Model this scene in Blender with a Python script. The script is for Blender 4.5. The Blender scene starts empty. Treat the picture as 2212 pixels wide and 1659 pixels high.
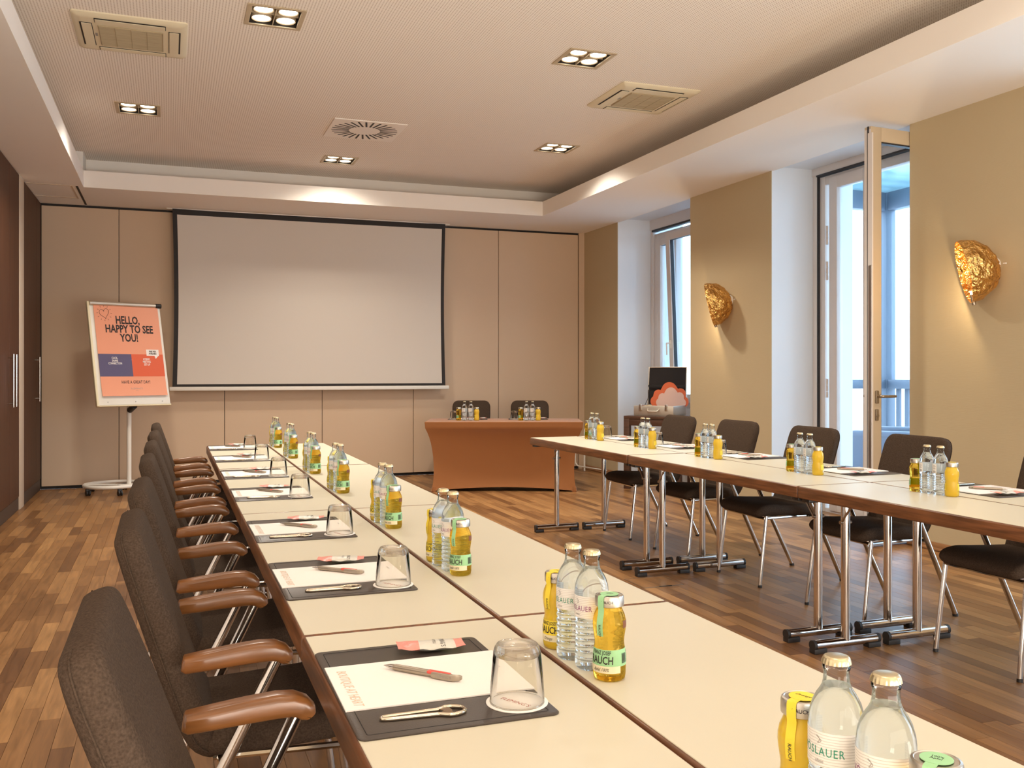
import bpy, bmesh, math, random
from mathutils import Vector, Matrix
random.seed(7)
PI = math.pi
R = math.radians
COL = bpy.context.scene.collection
SC = bpy.context.scene

# ------------------------------------------------------------------ camera
CAM_H, FPX, CXP, HYP = 1.22, 2007.0, 1106.0, 804.0
YAW = math.atan((CXP - 366.0) / FPX)
SY, CY = math.sin(YAW), math.cos(YAW)
cd = bpy.data.cameras.new('camera')
cam = bpy.data.objects.new('camera', cd)
COL.objects.link(cam)
cam.location = (0, 0, CAM_H)
cam.rotation_euler = (PI / 2, 0, -YAW)
cd.sensor_width = 36.0
cd.sensor_fit = 'HORIZONTAL'
cd.lens = 36.0 * FPX / 2212.0
cd.shift_y = -(829.5 - HYP) / 2212.0
cd.clip_start = 0.02
SC.camera = cam

# ------------------------------------------------------------------ world, lights, exposure
W = bpy.data.worlds.new('sky')
SC.world = W
W.use_nodes = True
bg = W.node_tree.nodes['Background']
bg.inputs[0].default_value = (0.57, 0.785, 1.0, 1)
bg.inputs[1].default_value = 6.0
SC.view_settings.view_transform = 'Standard'
SC.view_settings.look = 'None'
SC.view_settings.exposure = 0.14
SC.view_settings.gamma = 1.0
SC.view_settings.use_curve_mapping = False
SC.cycles.use_denoising = True
SC.cycles.max_bounces = 10
SC.cycles.diffuse_bounces = 5
SC.cycles.glossy_bounces = 4
SC.cycles.transmission_bounces = 8
SC.cycles.transparent_max_bounces = 24
SC.cycles.sample_clamp_indirect = 6.0
SC.cycles.blur_glossy = 0.6

WARM = (1.0, 0.915, 0.79)
SPOT_W = 54.0           # watts of each of the four lamps of a ceiling fixture
def spot(x, y, z, power, angle=142, blend=1.0, rad=0.045, tilt=(0, 0, 0)):
    l = bpy.data.lights.new('ceiling_lamp', 'SPOT')
    l.energy = power; l.color = WARM; l.spot_size = R(angle); l.spot_blend = blend
    l.shadow_soft_size = rad
    o = bpy.data.objects.new('ceiling_lamp', l)
    o.location = (x, y, z); o.rotation_euler = tilt
    COL.objects.link(o)
    return o
def area(x, y, z, rot, sx, sy, power, color=WARM):
    l = bpy.data.lights.new('fill_light', 'AREA')
    l.shape = 'RECTANGLE'; l.size = sx; l.size_y = sy
    l.energy = power; l.color = color
    o = bpy.data.objects.new('fill_light', l)
    o.location = (x, y, z); o.rotation_euler = rot
    COL.objects.link(o)
    return o
ZC = 3.331              # perforated ceiling
LAMPS_SEEN = [(0.588, 5.668), (2.618, 5.70), (-0.235, 8.03), (1.586, 9.27), (3.425, 8.07)]
# the same fixtures go on above and behind the camera, outside the frame
for fx, fy in [(-0.235, 3.35), (1.586, 3.35), (3.425, 3.35), (0.588, 1.0), (2.618, 1.0), (1.586, -1.4)]:
    spot(fx, fy, ZC - 0.03, SPOT_W * 0.45, rad=0.12)
# unseen fill light added behind the camera to lift the whole room
area(1.8, -2.7, 1.2, (R(100), 0, 0), 5.6, 2.2, 130, (1.0, 0.90, 0.78))
area(1.8, -1.2, 0.25, (R(150), 0, 0), 4.5, 1.2, 230, (1.0, 0.90, 0.78))     # added uplight near the floor, only to brighten the ceiling

# ------------------------------------------------------------------ materials
def s2l(c):
    return c / 12.92 if c <= 0.04045 else ((c + 0.055) / 1.055) ** 2.4
def hexc(h):
    h = h.lstrip('#')
    return tuple(s2l(int(h[i:i + 2], 16) / 255) for i in (0, 2, 4))
def mat(name, col, rough=0.5, metal=0.0, spec=0.5, noise=None, bump=None, coat=0.0, trans=0.0, ior=1.45,
        emit=None, estr=0.0, sheen=0.0):
    """noise=(scale, amount, stretch xyz): tonal variation; bump=(scale, strength, stretch)"""
    m = bpy.data.materials.new(name)
    m.use_nodes = True
    nt = m.node_tree
    b = nt.nodes['Principled BSDF']
    if isinstance(col, str): col = hexc(col)
    b.inputs['Base Color'].default_value = (*col, 1)
    b.inputs['Roughness'].default_value = rough
    b.inputs['Metallic'].default_value = metal
    b.inputs['Specular IOR Level'].default_value = spec
    b.inputs['Coat Weight'].default_value = coat
    b.inputs['Coat Roughness'].default_value = 0.15
    b.inputs['Transmission Weight'].default_value = trans
    b.inputs['IOR'].default_value = ior
    b.inputs['Sheen Weight'].default_value = sheen
    if emit:
        b.inputs['Emission Color'].default_value = (*emit, 1)
        b.inputs['Emission Strength'].default_value = estr
    if noise or bump:
        tc = nt.nodes.new('ShaderNodeTexCoord')
    def noise_node(sc, st, detail=4):
        mp = nt.nodes.new('ShaderNodeMapping')
        mp.inputs['Scale'].default_value = st
        nt.links.new(tc.outputs['Object'], mp.inputs[0])
        n = nt.nodes.new('ShaderNodeTexNoise')
        n.inputs['Scale'].default_value = sc
        n.inputs['Detail'].default_value = detail
        nt.links.new(mp.outputs[0], n.inputs['Vector'])
        return n
    if noise:
        sc, amt, st = noise
        n = noise_node(sc, st)
        hsv = nt.nodes.new('ShaderNodeHueSaturation')
        hsv.inputs['Color'].default_value = (*col, 1)
        mr = nt.nodes.new('ShaderNodeMapRange')
        mr.inputs['From Min'].default_value = 0.3; mr.inputs['From Max'].default_value = 0.7
        mr.inputs['To Min'].default_value = 1 - amt; mr.inputs['To Max'].default_value = 1 + amt
        nt.links.new(n.outputs['Fac'], mr.inputs['Value'])
        nt.links.new(mr.outputs[0], hsv.inputs['Value'])
        nt.links.new(hsv.outputs[0], b.inputs['Base Color'])
    if bump:
        sc, strg, st = bump
        n2 = noise_node(sc, st, 3)
        bp = nt.nodes.new('ShaderNodeBump')
        bp.inputs['Strength'].default_value = strg
        bp.inputs['Distance'].default_value = 0.004
        nt.links.new(n2.outputs['Fac'], bp.inputs['Height'])
        nt.links.new(bp.outputs[0], b.inputs['Normal'])
    return m
U = (1, 1, 1)
M = {}
M['plaster'] = mat('white plaster', (0.88, 0.83, 0.77), 0.85, spec=0.2)
M['reveal'] = mat('white reveal plaster', (0.75, 0.785, 0.83), 0.8, spec=0.2)
M['wallpaper'] = mat('beige wall', (0.53, 0.43, 0.275), 0.75, spec=0.25, bump=(60, 0.15, (1, 0.25, 4)))
M['panel'] = mat('partition panel', (0.62, 0.46, 0.32), 0.55, spec=0.35)
M['black'] = mat('black gap', (0.012, 0.009, 0.008), 0.6)
M['cabinet'] = mat('dark wood veneer', (0.078, 0.030, 0.014), 0.5, spec=0.3, noise=(3, 0.25, (14, 14, 0.5)))
M['cab_edge'] = mat('pale edge strip', (0.62, 0.50, 0.38), 0.6)
M['plinth'] = mat('dark plinth', (0.06, 0.04, 0.032), 0.5)
M['chrome'] = mat('chrome', (0.62, 0.58, 0.54), 0.11, 1.0)
M['steel'] = mat('brushed steel', (0.62, 0.60, 0.57), 0.3, 1.0)
M['laminate'] = mat('cream laminate', (0.625, 0.575, 0.445), 0.38, spec=0.35, noise=(2.0, 0.015, U))
M['edging'] = mat('stained wood edging', (0.15, 0.058, 0.022), 0.38, noise=(9, 0.4, (10, 0.7, 10)), coat=0.15)
M['arm'] = mat('varnished beech arm', (0.19, 0.074, 0.022), 0.28, noise=(10, 0.18, (1, 8, 8)), coat=0.2)
M['fabric'] = mat('dark brown woven fabric', (0.066, 0.045, 0.032), 0.95, spec=0.05, noise=(260, 0.3, U), bump=(420, 0.35, U), sheen=0.0)
M['rubber'] = mat('black rubber', (0.02, 0.017, 0.016), 0.5)
M['blackplastic'] = mat('black plastic', (0.018, 0.016, 0.016), 0.4)
M['leather'] = mat('black leather desk mat', (0.060, 0.046, 0.038), 0.36, spec=0.5, bump=(500, 0.12, U))
M['paper'] = mat('white paper', (0.86, 0.82, 0.78), 0.8, spec=0.1)
M['pencil'] = mat('tan handwriting', (0.72, 0.55, 0.40), 0.8)
M['ink'] = mat('dark print', (0.03, 0.02, 0.02), 0.6)
M['greyink'] = mat('grey print', (0.30, 0.28, 0.26), 0.6)
M['greenink'] = mat('green print', (0.03, 0.28, 0.17), 0.6)
M['purpleink'] = mat('purple print', (0.28, 0.05, 0.20), 0.6)
M['redink'] = mat('red brown print', (0.42, 0.10, 0.07), 0.6)
M['penmetal'] = mat('satin champagne metal', (0.42, 0.36, 0.29), 0.36, 1.0)
M['penred'] = mat('coral plastic', (0.70, 0.09, 0.07), 0.3)
M['opener'] = mat('polished nickel', (0.66, 0.58, 0.46), 0.16, 1.0)
M['foilgrey'] = mat('pale grey foil', (0.62, 0.60, 0.53), 0.35, bump=(60, 0.5, U))
M['foilpink'] = mat('pink foil', (0.80, 0.30, 0.25), 0.35, bump=(60, 0.5, U))
M['coaster'] = mat('white coaster', (0.84, 0.80, 0.75), 0.7)
M['cap'] = mat('gold crown cap', (0.64, 0.54, 0.34), 0.32, 1.0)
M['lid'] = mat('silver screw lid', (0.58, 0.53, 0.46), 0.32, 1.0)
M['labelwhite'] = mat('white bottle label', (0.82, 0.79, 0.75), 0.6)
M['labelline'] = mat('label hairlines', (0.62, 0.58, 0.54), 0.6)
M['labelgreen'] = mat('mint label', (0.33, 0.62, 0.32), 0.5)
M['labelyellow'] = mat('yellow label', (0.86, 0.66, 0.045), 0.5)
M['labelcream'] = mat('cream label', (0.82, 0.73, 0.50), 0.5)
M['cocoa'] = mat('brown back label', (0.16, 0.05, 0.015), 0.5)
M['cloth'] = mat('copper stretch cloth', (0.31, 0.120, 0.037), 0.7, spec=0.25, sheen=0.3, bump=(900, 0.1, U))
M['whitemetal'] = mat('white lacquered metal', (0.80, 0.76, 0.69), 0.35)
M['boardwhite'] = mat('whiteboard enamel', (0.82, 0.78, 0.70), 0.3)
M['peach'] = mat('peach poster', (0.80, 0.33, 0.20), 0.4)
M['posterblue'] = mat('slate blue print', (0.10, 0.085, 0.17), 0.4)
M['posterred'] = mat('orange red print', (0.70, 0.115, 0.045), 0.4)
M['posterwhite'] = mat('white print', (0.86, 0.80, 0.76), 0.4)
M['screen'] = mat('matt projection cloth', (0.66, 0.60, 0.53), 0.9, spec=0.1)
M['screenblack'] = mat('black screen border', (0.016, 0.012, 0.012), 0.6)
M['acwhite'] = mat('ivory plastic', (0.74, 0.66, 0.48), 0.5)
M['acgrille'] = mat('grey beige grille', (0.44, 0.35, 0.22), 0.6, noise=(30, 0.12, (0.2, 6, 1)))
M['gold'] = mat('gold leaf', (0.86, 0.50, 0.16), 0.27, 1.0, bump=(16, 1.0, (1, 1.6, 1)))
M['gold'].node_tree.nodes['Bump'].inputs['Distance'].default_value = 0.05
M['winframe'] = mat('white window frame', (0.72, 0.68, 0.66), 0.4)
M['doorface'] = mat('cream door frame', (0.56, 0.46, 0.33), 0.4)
M['gasket'] = mat('dark gasket', (0.03, 0.03, 0.035), 0.5)
M['skirting'] = mat('wooden skirting', (0.34, 0.17, 0.075), 0.4, noise=(6, 0.2, (8, 0.6, 8)))
M['alu'] = mat('aluminium case', (0.66, 0.60, 0.52), 0.42, 0.85)
M['foam'] = mat('black foam', (0.02, 0.016, 0.016), 0.9)
M['cloudpink'] = mat('pale pink card', (0.74, 0.50, 0.43), 0.6)
M['cloudorange'] = mat('orange card', (0.70, 0.15, 0.06), 0.6)
M['darktable'] = mat('dark walnut', (0.085, 0.042, 0.026), 0.4, noise=(4, 0.25, (1, 10, 10)))
M['steelgrey'] = mat('grey steel frame', (0.17, 0.20, 0.25), 0.5)
M['paleblue'] = mat('pale blue render', (0.72, 0.80, 0.85), 0.8)
M['roofglass'] = mat('frosted roof glass', (0.55, 0.80, 0.86), 0.3, trans=0.6)
M['blind'] = mat('white roof slat', (0.86, 0.88, 0.9), 0.6)
M['outleather'] = mat('grey leather upholstery', (0.22, 0.22, 0.26), 0.5)
M['terrace'] = mat('terrace stone', (0.55, 0.54, 0.53), 0.7)
M['lens'] = mat('lit lamp lens', (1, 0.95, 0.85), 0.3, emit=(1.0, 0.93, 0.80), estr=9.0)
M['bulb'] = mat('lit halogen capsule', (1, 0.8, 0.5), 0.3, emit=(1.0, 0.72, 0.36), estr=30.0)
M['lampbox'] = mat('dark lamp box', (0.03, 0.022, 0.016), 0.5)
M['lampring'] = mat('beige lamp ring', (0.50, 0.40, 0.27), 0.45)

def glass_mat(name, tint, ior, clear, rough=0.0):
    """part refracting, part plainly clear (thin wall), with a glossy skin"""
    m = bpy.data.materials.new(name); m.use_nodes = True
    nt = m.node_tree; nt.nodes.clear()
    out = nt.nodes.new('ShaderNodeOutputMaterial')
    tr = nt.nodes.new('ShaderNodeBsdfTransparent'); tr.inputs[0].default_value = (*tint, 1)
    gl = nt.nodes.new('ShaderNodeBsdfGlass' if ior > 1.01 else 'ShaderNodeBsdfGlossy')
    gl.inputs['Color'].default_value = (*(tint if ior > 1.01 else (1, 1, 1)), 1)
    gl.inputs['Roughness'].default_value = rough
    mx = nt.nodes.new('ShaderNodeMixShader')
    if ior > 1.01:
        gl.inputs['IOR'].default_value = ior
        mx.inputs[0].default_value = 1 - clear
    else:
        lw = nt.nodes.new('ShaderNodeLayerWeight'); lw.inputs['Blend'].default_value = clear
        nt.links.new(lw.outputs['Fresnel'], mx.inputs[0])
    nt.links.new(tr.outputs[0], mx.inputs[1]); nt.links.new(gl.outputs[0], mx.inputs[2])
    nt.links.new(mx.outputs[0], out.inputs[0])
    return m
M['waterglass'] = glass_mat('clear bottle glass with water', (0.93, 0.97, 1.0), 1.33, 0.22)
M['neckglass'] = glass_mat('thin clear bottle neck', (0.96, 0.98, 0.99), 1.0, 0.2)
M['tumbler'] = glass_mat('thin tumbler glass', (0.97, 0.965, 0.95), 1.0, 0.17)
M['tumblerbase'] = glass_mat('thick tumbler base', (0.97, 0.96, 0.94), 1.45, 0.3)
M['apple'] = glass_mat('clear apple juice', (0.97, 0.80, 0.30), 1.35, 0.25)
M['pane'] = glass_mat('window pane', (0.95, 0.98, 1.0), 1.0, 0.12)
M['orangejuice'] = mat('cloudy orange juice', (0.82, 0.565, 0.05), 0.12, spec=0.6, trans=0.25, ior=1.35)
M['orangejuice'].node_tree.nodes['Principled BSDF'].inputs['Subsurface Weight'].default_value = 0.35
M['orangejuice'].node_tree.nodes['Principled BSDF'].inputs['Subsurface Radius'].default_value = (0.02, 0.012, 0.002)
M['orangejuice'].node_tree.nodes['Principled BSDF'].inputs['Subsurface Scale'].default_value = 0.5

def perforated():
    m = mat('perforated ceiling board', (0.90, 0.84, 0.77), 0.85, spec=0.2)
    nt = m.node_tree; b = nt.nodes['Principled BSDF']
    tc = nt.nodes.new('ShaderNodeTexCoord')
    sep = nt.nodes.new('ShaderNodeSeparateXYZ')
    nt.links.new(tc.outputs['Object'], sep.inputs[0])
    def mth(op, a, bb=None):
        n = nt.nodes.new('ShaderNodeMath'); n.operation = op
        for i, v in enumerate((a, bb)):
            if v is None: continue
            if isinstance(v, (int, float)): n.inputs[i].default_value = v
            else: nt.links.new(v, n.inputs[i])
        return n.outputs[0]
    p = 0.0172
    def cell(o):
        return mth('SUBTRACT', mth('FRACT', mth('DIVIDE', mth('ADD', o, 20.0), p)), 0.5)
    fx, fy = cell(sep.outputs[0]), cell(sep.outputs[1])
    d = mth('SQRT', mth('ADD', mth('MULTIPLY', fx, fx), mth('MULTIPLY', fy, fy)))
    hole = mth('LESS_THAN', d, 0.225)
    mx = nt.nodes.new('ShaderNodeMix'); mx.data_type = 'RGBA'
    mx.inputs[6].default_value = (0.90, 0.84, 0.77, 1)
    mx.inputs[7].default_value = (0.45, 0.36, 0.28, 1)
    nt.links.new(hole, mx.inputs[0])
    nt.links.new(mx.outputs[2], b.inputs['Base Color'])
    return m
M['perforated'] = perforated()

def parquet():
    m = mat('oiled hardwood strip', (0.3, 0.13, 0.05), 0.36, spec=0.45)
    nt = m.node_tree; b = nt.nodes['Principled BSDF']
    geo = nt.nodes.new('ShaderNodeNewGeometry')
    oi = nt.nodes.new('ShaderNodeObjectInfo')
    add = nt.nodes.new('ShaderNodeMath'); add.operation = 'ADD'
    nt.links.new(geo.outputs['Random Per Island'], add.inputs[0]); nt.links.new(oi.outputs['Random'], add.inputs[1])
    fr = nt.nodes.new('ShaderNodeMath'); fr.operation = 'FRACT'
    nt.links.new(add.outputs[0], fr.inputs[0])
    ramp = nt.nodes.new('ShaderNodeValToRGB')
    e = ramp.color_ramp.elements
    e[0].position = 0; e[0].color = (0.154, 0.069, 0.026, 1)
    e[1].position = 1; e[1].color = (0.406, 0.211, 0.080, 1)
    for pos, c in ((0.25, (0.224, 0.105, 0.038, 1)), (0.55, (0.287, 0.140, 0.052, 1)), (0.85, (0.343, 0.173, 0.066, 1))):
        x = ramp.color_ramp.elements.new(pos); x.color = c
    nt.links.new(fr.outputs[0], ramp.inputs[0])
    off = nt.nodes.new('ShaderNodeVectorMath'); off.operation = 'MULTIPLY_ADD'
    nt.links.new(fr.outputs[0], off.inputs[0]); off.inputs[1].default_value = (31, 17, 5)
    nt.links.new(geo.outputs['Position'], off.inputs[2])
    mp = nt.nodes.new('ShaderNodeMapping'); mp.inputs['Scale'].default_value = (30, 2.2, 1)
    nt.links.new(off.outputs[0], mp.inputs[0])
    n = nt.nodes.new('ShaderNodeTexNoise'); n.inputs['Scale'].default_value = 2.2; n.inputs['Detail'].default_value = 6
    n.inputs['Distortion'].default_value = 0.6
    nt.links.new(mp.outputs[0], n.inputs['Vector'])
    mr = nt.nodes.new('ShaderNodeMapRange')
    mr.inputs['From Min'].default_value = 0.3; mr.inputs['From Max'].default_value = 0.7
    mr.inputs['To Min'].default_value = 0.74; mr.inputs['To Max'].default_value = 1.2
    nt.links.new(n.outputs['Fac'], mr.inputs['Value'])
    hsv = nt.nodes.new('ShaderNodeHueSaturation')
    nt.links.new(ramp.outputs[0], hsv.inputs['Color']); nt.links.new(mr.outputs[0], hsv.inputs['Value'])
    nt.links.new(hsv.outputs[0], b.inputs['Base Color'])
    rr = nt.nodes.new('ShaderNodeMapRange')
    rr.inputs['To Min'].default_value = 0.28; rr.inputs['To Max'].default_value = 0.46
    nt.links.new(n.outputs['Fac'], rr.inputs['Value']); nt.links.new(rr.outputs[0], b.inputs['Roughness'])
    return m
M['parquet'] = parquet()

# ------------------------------------------------------------------ mesh helpers
def link(o): COL.objects.link(o); return o
def finish(name, bm, material, parent=None, smooth=40, loc=None, rot=None):
    me = bpy.data.meshes.new(name)
    bmesh.ops.recalc_face_normals(bm, faces=bm.faces[:])
    bm.to_mesh(me); bm.free()
    if smooth:
        me.polygons.foreach_set('use_smooth', [True] * len(me.polygons))
        me.set_sharp_from_angle(angle=R(smooth))
    me.materials.append(M[material] if isinstance(material, str) else material)
    o = link(bpy.data.objects.new(name, me))
    if parent: o.parent = parent
    if loc: o.location = loc
    if rot: o.rotation_euler = rot
    return o
def empty(name, loc=(0, 0, 0), rotz=0.0, parent=None):
    o = link(bpy.data.objects.new(name, None))
    o.location = loc; o.rotation_euler = (0, 0, rotz); o.empty_display_size = 0.1
    if parent: o.parent = parent
    return o
def tag(o, label, cat, group=None):
    o['label'] = label; o['category'] = cat
    if group: o['group'] = group
    return o
def struct(o): o['kind'] = 'structure'; return o
def dup(o, loc=None, rotz=None, parent=None):
    c = o.copy(); COL.objects.link(c)
    if parent: c.parent = parent
    if loc is not None: c.location = loc
    if rotz is not None: c.rotation_euler = (0, 0, rotz)
    for ch in list(o.children): dup(ch, parent=c)
    return c
def nbm(): return bmesh.new()
def box(bm, x0, x1, y0, y1, z0, z1, bev=0.0, seg=2, mtx=None):
    r = bmesh.ops.create_cube(bm, size=1)
    vs = r['verts']
    for v in vs:
        v.co = Vector(((x0 + x1) / 2 + v.co.x * (x1 - x0), (y0 + y1) / 2 + v.co.y * (y1 - y0), (z0 + z1) / 2 + v.co.z * (z1 - z0)))
    if bev > 0:
        es = list({e for v in vs for e in v.link_edges})
        rr = bmesh.ops.bevel(bm, geom=es, offset=bev, segments=seg, affect='EDGES', profile=0.5)
        vs = list({v for f in rr['faces'] for v in f.verts} | {v for v in vs if v.is_valid})
    if mtx is not None:
        for v in vs: v.co = mtx @ v.co
    return vs
def quad(bm, pts): return bm.faces.new([bm.verts.new(p) for p in pts])
def loft(bm, rings, closed=True, cap=True):
    """rings: equal-length lists of points"""
    vr = [[bm.verts.new(p) for p in r] for r in rings]
    n = len(vr[0])
    for a, b in zip(vr, vr[1:]):
        for i in range(n if closed else n - 1):
            j = (i + 1) % n
            bm.faces.new((a[i], a[j], b[j], b[i]))
    if cap and closed:
        bm.faces.new(vr[0]); bm.faces.new(vr[-1][::-1])
    return vr
def lathe(bm, prof, n=24, c=(0, 0, 0), cap=True, mtx=None):
    """prof: (r, z) list from bottom to top"""
    rings = []
    for r, z in prof:
        rings.append([Vector((c[0] + r * math.cos(2 * PI * i / n), c[1] + r * math.sin(2 * PI * i / n), c[2] + z)) for i in range(n)])
    if mtx is not None: rings = [[mtx @ p for p in r] for r in rings]
    return loft(bm, rings, cap=cap)
def fillet(pts, rad, seg=5):
    pts = [Vector(p) for p in pts]
    out = [pts[0]]
    for a, b, c in zip(pts, pts[1:], pts[2:]):
        d1, d2 = (a - b), (c - b)
        k = min(rad, d1.length * 0.48, d2.length * 0.48)
        p, q = b + d1.normalized() * k, b + d2.normalized() * k
        for i in range(seg + 1):
            t = i / seg
            out.append((1 - t) ** 2 * p + 2 * t * (1 - t) * b + t * t * q)
    out.append(pts[-1])
    return out
def tube(bm, pts, r, n=12, closed=False, flat=1.0, taper=None):
    pts = [Vector(p) for p in pts]
    rings = []
    up = Vector((0, 0, 1))
    m = len(pts)
    prev = None
    for i, p in enumerate(pts):
        if closed: t = (pts[(i + 1) % m] - pts[i - 1]).normalized()
        elif i == 0: t = (pts[1] - p).normalized()
        elif i == m - 1: t = (p - pts[i - 1]).normalized()
        else: t = (pts[i + 1] - pts[i - 1]).normalized()
        if prev is None:
            u = t.cross(up)
            if u.length < 0.05: u = t.cross(Vector((0, 1, 0)))
            u.normalize()
        else:
            u = (prev - t * prev.dot(t)).normalized()
        prev = u
        v = t.cross(u)
        rr = r if taper is None else r * taper[i]
        rings.append([p + u * rr * math.cos(2 * PI * k / n) + v * rr * flat * math.sin(2 * PI * k / n) for k in range(n)])
    if closed:
        rings.append(rings[0])
        vr = [[bm.verts.new(q) for q in r_] for r_ in rings[:-1]]
        vr.append(vr[0])
        for a, b in zip(vr, vr[1:]):
            for k in range(n):
                j = (k + 1) % n
                bm.faces.new((a[k], a[j], b[j], b[k]))
        return
    loft(bm, rings)
def cyl(bm, p, q, r, n=16): tube(bm, [p, q], r, n)
def rrect(w, h, r, n=4):
    """rounded rectangle outline, centred, in 2D"""
    out = []
    for cx, cy, a0 in ((w / 2 - r, h / 2 - r, 0), (-w / 2 + r, h / 2 - r, 90), (-w / 2 + r, -h / 2 + r, 180), (w / 2 - r, -h / 2 + r, 270)):
        for i in range(n + 1):
            a = R(a0 + 90 * i / n)
            out.append((cx + r * math.cos(a), cy + r * math.sin(a)))
    return out
_txt = {}
def text_bm(s, size, shear=0.0, bold=0.0, sx=1.0, spacing=1.0, align='CENTER'):
    """flat lettering in the XY plane, centred on the origin"""
    key = (s, shear, bold, spacing, align)
    if key not in _txt:
        cu = bpy.data.curves.new('lettering', 'FONT')
        cu.body = s; cu.align_x = align; cu.align_y = 'CENTER'
        cu.resolution_u = 2; cu.shear = shear; cu.offset = bold; cu.space_character = spacing; cu.space_line = 0.92
        ob = bpy.data.objects.new('lettering', cu)
        me = bpy.data.meshes.new_from_object(ob)
        bpy.data.objects.remove(ob); bpy.data.curves.remove(cu)
        _txt[key] = me
    bm = nbm(); bm.from_mesh(_txt[key])
    for v in bm.verts: v.co = Vector((v.co.x * size * sx, v.co.y * size, 0))
    return bm
def place(bm, mtx):
    for v in bm.verts: v.co = mtx @ v.co
    return bm
def join_bm(dst, src):
    me = bpy.data.meshes.new('t'); src.to_mesh(me); src.free(); dst.from_mesh(me); bpy.data.meshes.remove(me)
def wrap(bm, rfun, z0, a0):
    """bend flat lettering (x right, y up) round a vertical bottle; angle a0 faces the reader"""
    bmesh.ops.subdivide_edges(bm, edges=[e for e in bm.edges if e.calc_length() > 0.006], cuts=2)
    for v in bm.verts:
        z = z0 + v.co.y
        r = rfun(z)
        a = a0 + v.co.x / r
        v.co = Vector((r * math.cos(a), r * math.sin(a), z))
    return bm
def Mrot(axis, deg): return Matrix.Rotation(R(deg), 4, axis)
def Mtr(x, y, z): return Matrix.Translation((x, y, z))

# ------------------------------------------------------------------ room dimensions
XL, XR, YB, YF = -1.25, 4.935, 10.745, -3.0
ZS = 2.98                # lower soffit
ZLIP = 3.14
LX0, LX1, LY1 = -0.765, 3.945, 9.70
REC = 0.42               # how far the cove goes back behind the lip
XW = 5.39                # plane of window and door frames
ZN = 3.02                # niche heads

# ---- floor
base = nbm(); box(base, XL - 0.6, XW + 0.06, YF, YB + 0.1, -0.1, -0.012)
floor = struct(finish('floor', base, 'black', smooth=0))
PW, PL = 0.07, 0.49
planks = []
nx = int((XW - XL + 0.3) / PW) + 1
for i in range(nx):
    x0 = XL - 0.3 + i * PW
    y = -0.6 - random.random() * PL
    while y < YB + 0.02:
        l = PL * random.choice((0.8, 1.0, 1.0, 1.2))
        y1 = min(y + l, YB + 0.02)
        if y1 - y > 0.05: planks.append((x0, min(x0 + PW, XW + 0.05), y, y1))
        y += l
def seen_size(p):
    x, y = (p[0] + p[1]) / 2, (p[2] + p[3]) / 2
    f = x * SY + y * CY
    if f < 1.2: return -1
    u = CXP + FPX * (x * CY - y * SY) / f
    v = HYP + FPX * CAM_H / f
    if not (-20 < u < 2230 and v < 1680): return -1
    if 0.0 < x < 1.9 and y < 7:            # under or behind the left tables
        vt = HYP + FPX * (CAM_H - 0.718) / f
        return -0.5
    if x < XL: return -1
    return (p[1] - p[0]) * (p[3] - p[2]) / f ** 3
planks.sort(key=seen_size, reverse=True)
def plank_bm(bm, p):
    g = 0.0006
    box(bm, p[0] + g, p[1] - g, p[2] + g, p[3] - g, -0.012, 0.0)
_pm = {}
for p in planks[:300]:
    key = (round(p[1] - p[0], 3), round(p[3] - p[2], 3))
    if key not in _pm:
        b = nbm(); plank_bm(b, (0, p[1] - p[0], 0, p[3] - p[2]))
        o = finish('plank', b, 'parquet', floor, smooth=0)
        _pm[key] = o.data
    else:
        o = link(bpy.data.objects.new('plank', _pm[key])); o.parent = floor
    o.location = (p[0], p[2], 0)
b = nbm()
for p in planks[300:]: plank_bm(b, p)
o = finish('planks', b, 'parquet', floor, smooth=0); o['kind'] = 'stuff'

# ---- ceiling: soffit ring with lip, cove, perforated board
b = nbm()
box(b, XL - 0.6, LX0, YF, YB + 0.1, ZS, ZLIP)                 # left soffit and lip
box(b, LX1, XR + 0.02, YF, YB + 0.1, ZS, ZLIP)                # right
box(b, LX0, LX1, LY1, YB + 0.1, ZS, ZLIP)                     # back
box(b, LX0, LX1, YF, -1.9, ZS, ZLIP)                          # behind the camera
box(b, LX0 - REC - 0.1, LX0 - REC, YF, YB + 0.1, ZLIP, ZC)    # cove walls
box(b, LX1 + REC, LX1 + REC + 0.1, YF, YB + 0.1, ZLIP, ZC)
box(b, LX0 - REC, LX1 + REC, LY1 + REC, LY1 + REC + 0.1, ZLIP, ZC)
box(b, LX0 - REC, LX1 + REC, -2.4, -2.3, ZLIP, ZC)
box(b, LX0 - REC, LX0 - 0.012, LY1 + 0.06, LY1 + REC, ZLIP, ZC)   # closed end of the left cove
box(b, XL - 0.6, XR + 0.02, YF, YB + 0.1, ZC + 0.05, ZC + 0.15)
ceiling = struct(finish('ceiling', b, 'plaster', smooth=0))
b = nbm(); box(b, LX0 - REC, LX1 + REC, -2.3, LY1 + REC, ZC, ZC + 0.04)
finish('perforated_board', b, 'perforated', ceiling, smooth=0)
# hatch and slot in the left soffit
b = nbm()
for x0, x1, y0, y1 in ((-1.25, -0.86, 9.645, 9.665), (-0.875, -0.86, 9.665, 10.35), (-1.25, -0.86, 10.30, 10.32)):
    box(b, x0, x1, y0, y1, ZS - 0.004, ZS)
finish('hatch_frame', b, 'cab_edge', ceiling, smooth=0)
b = nbm(); box(b, -0.832, -0.812, 9.67, 10.70, ZS - 0.003, ZS); finish('slot', b, 'black', ceiling, smooth=0)

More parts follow.
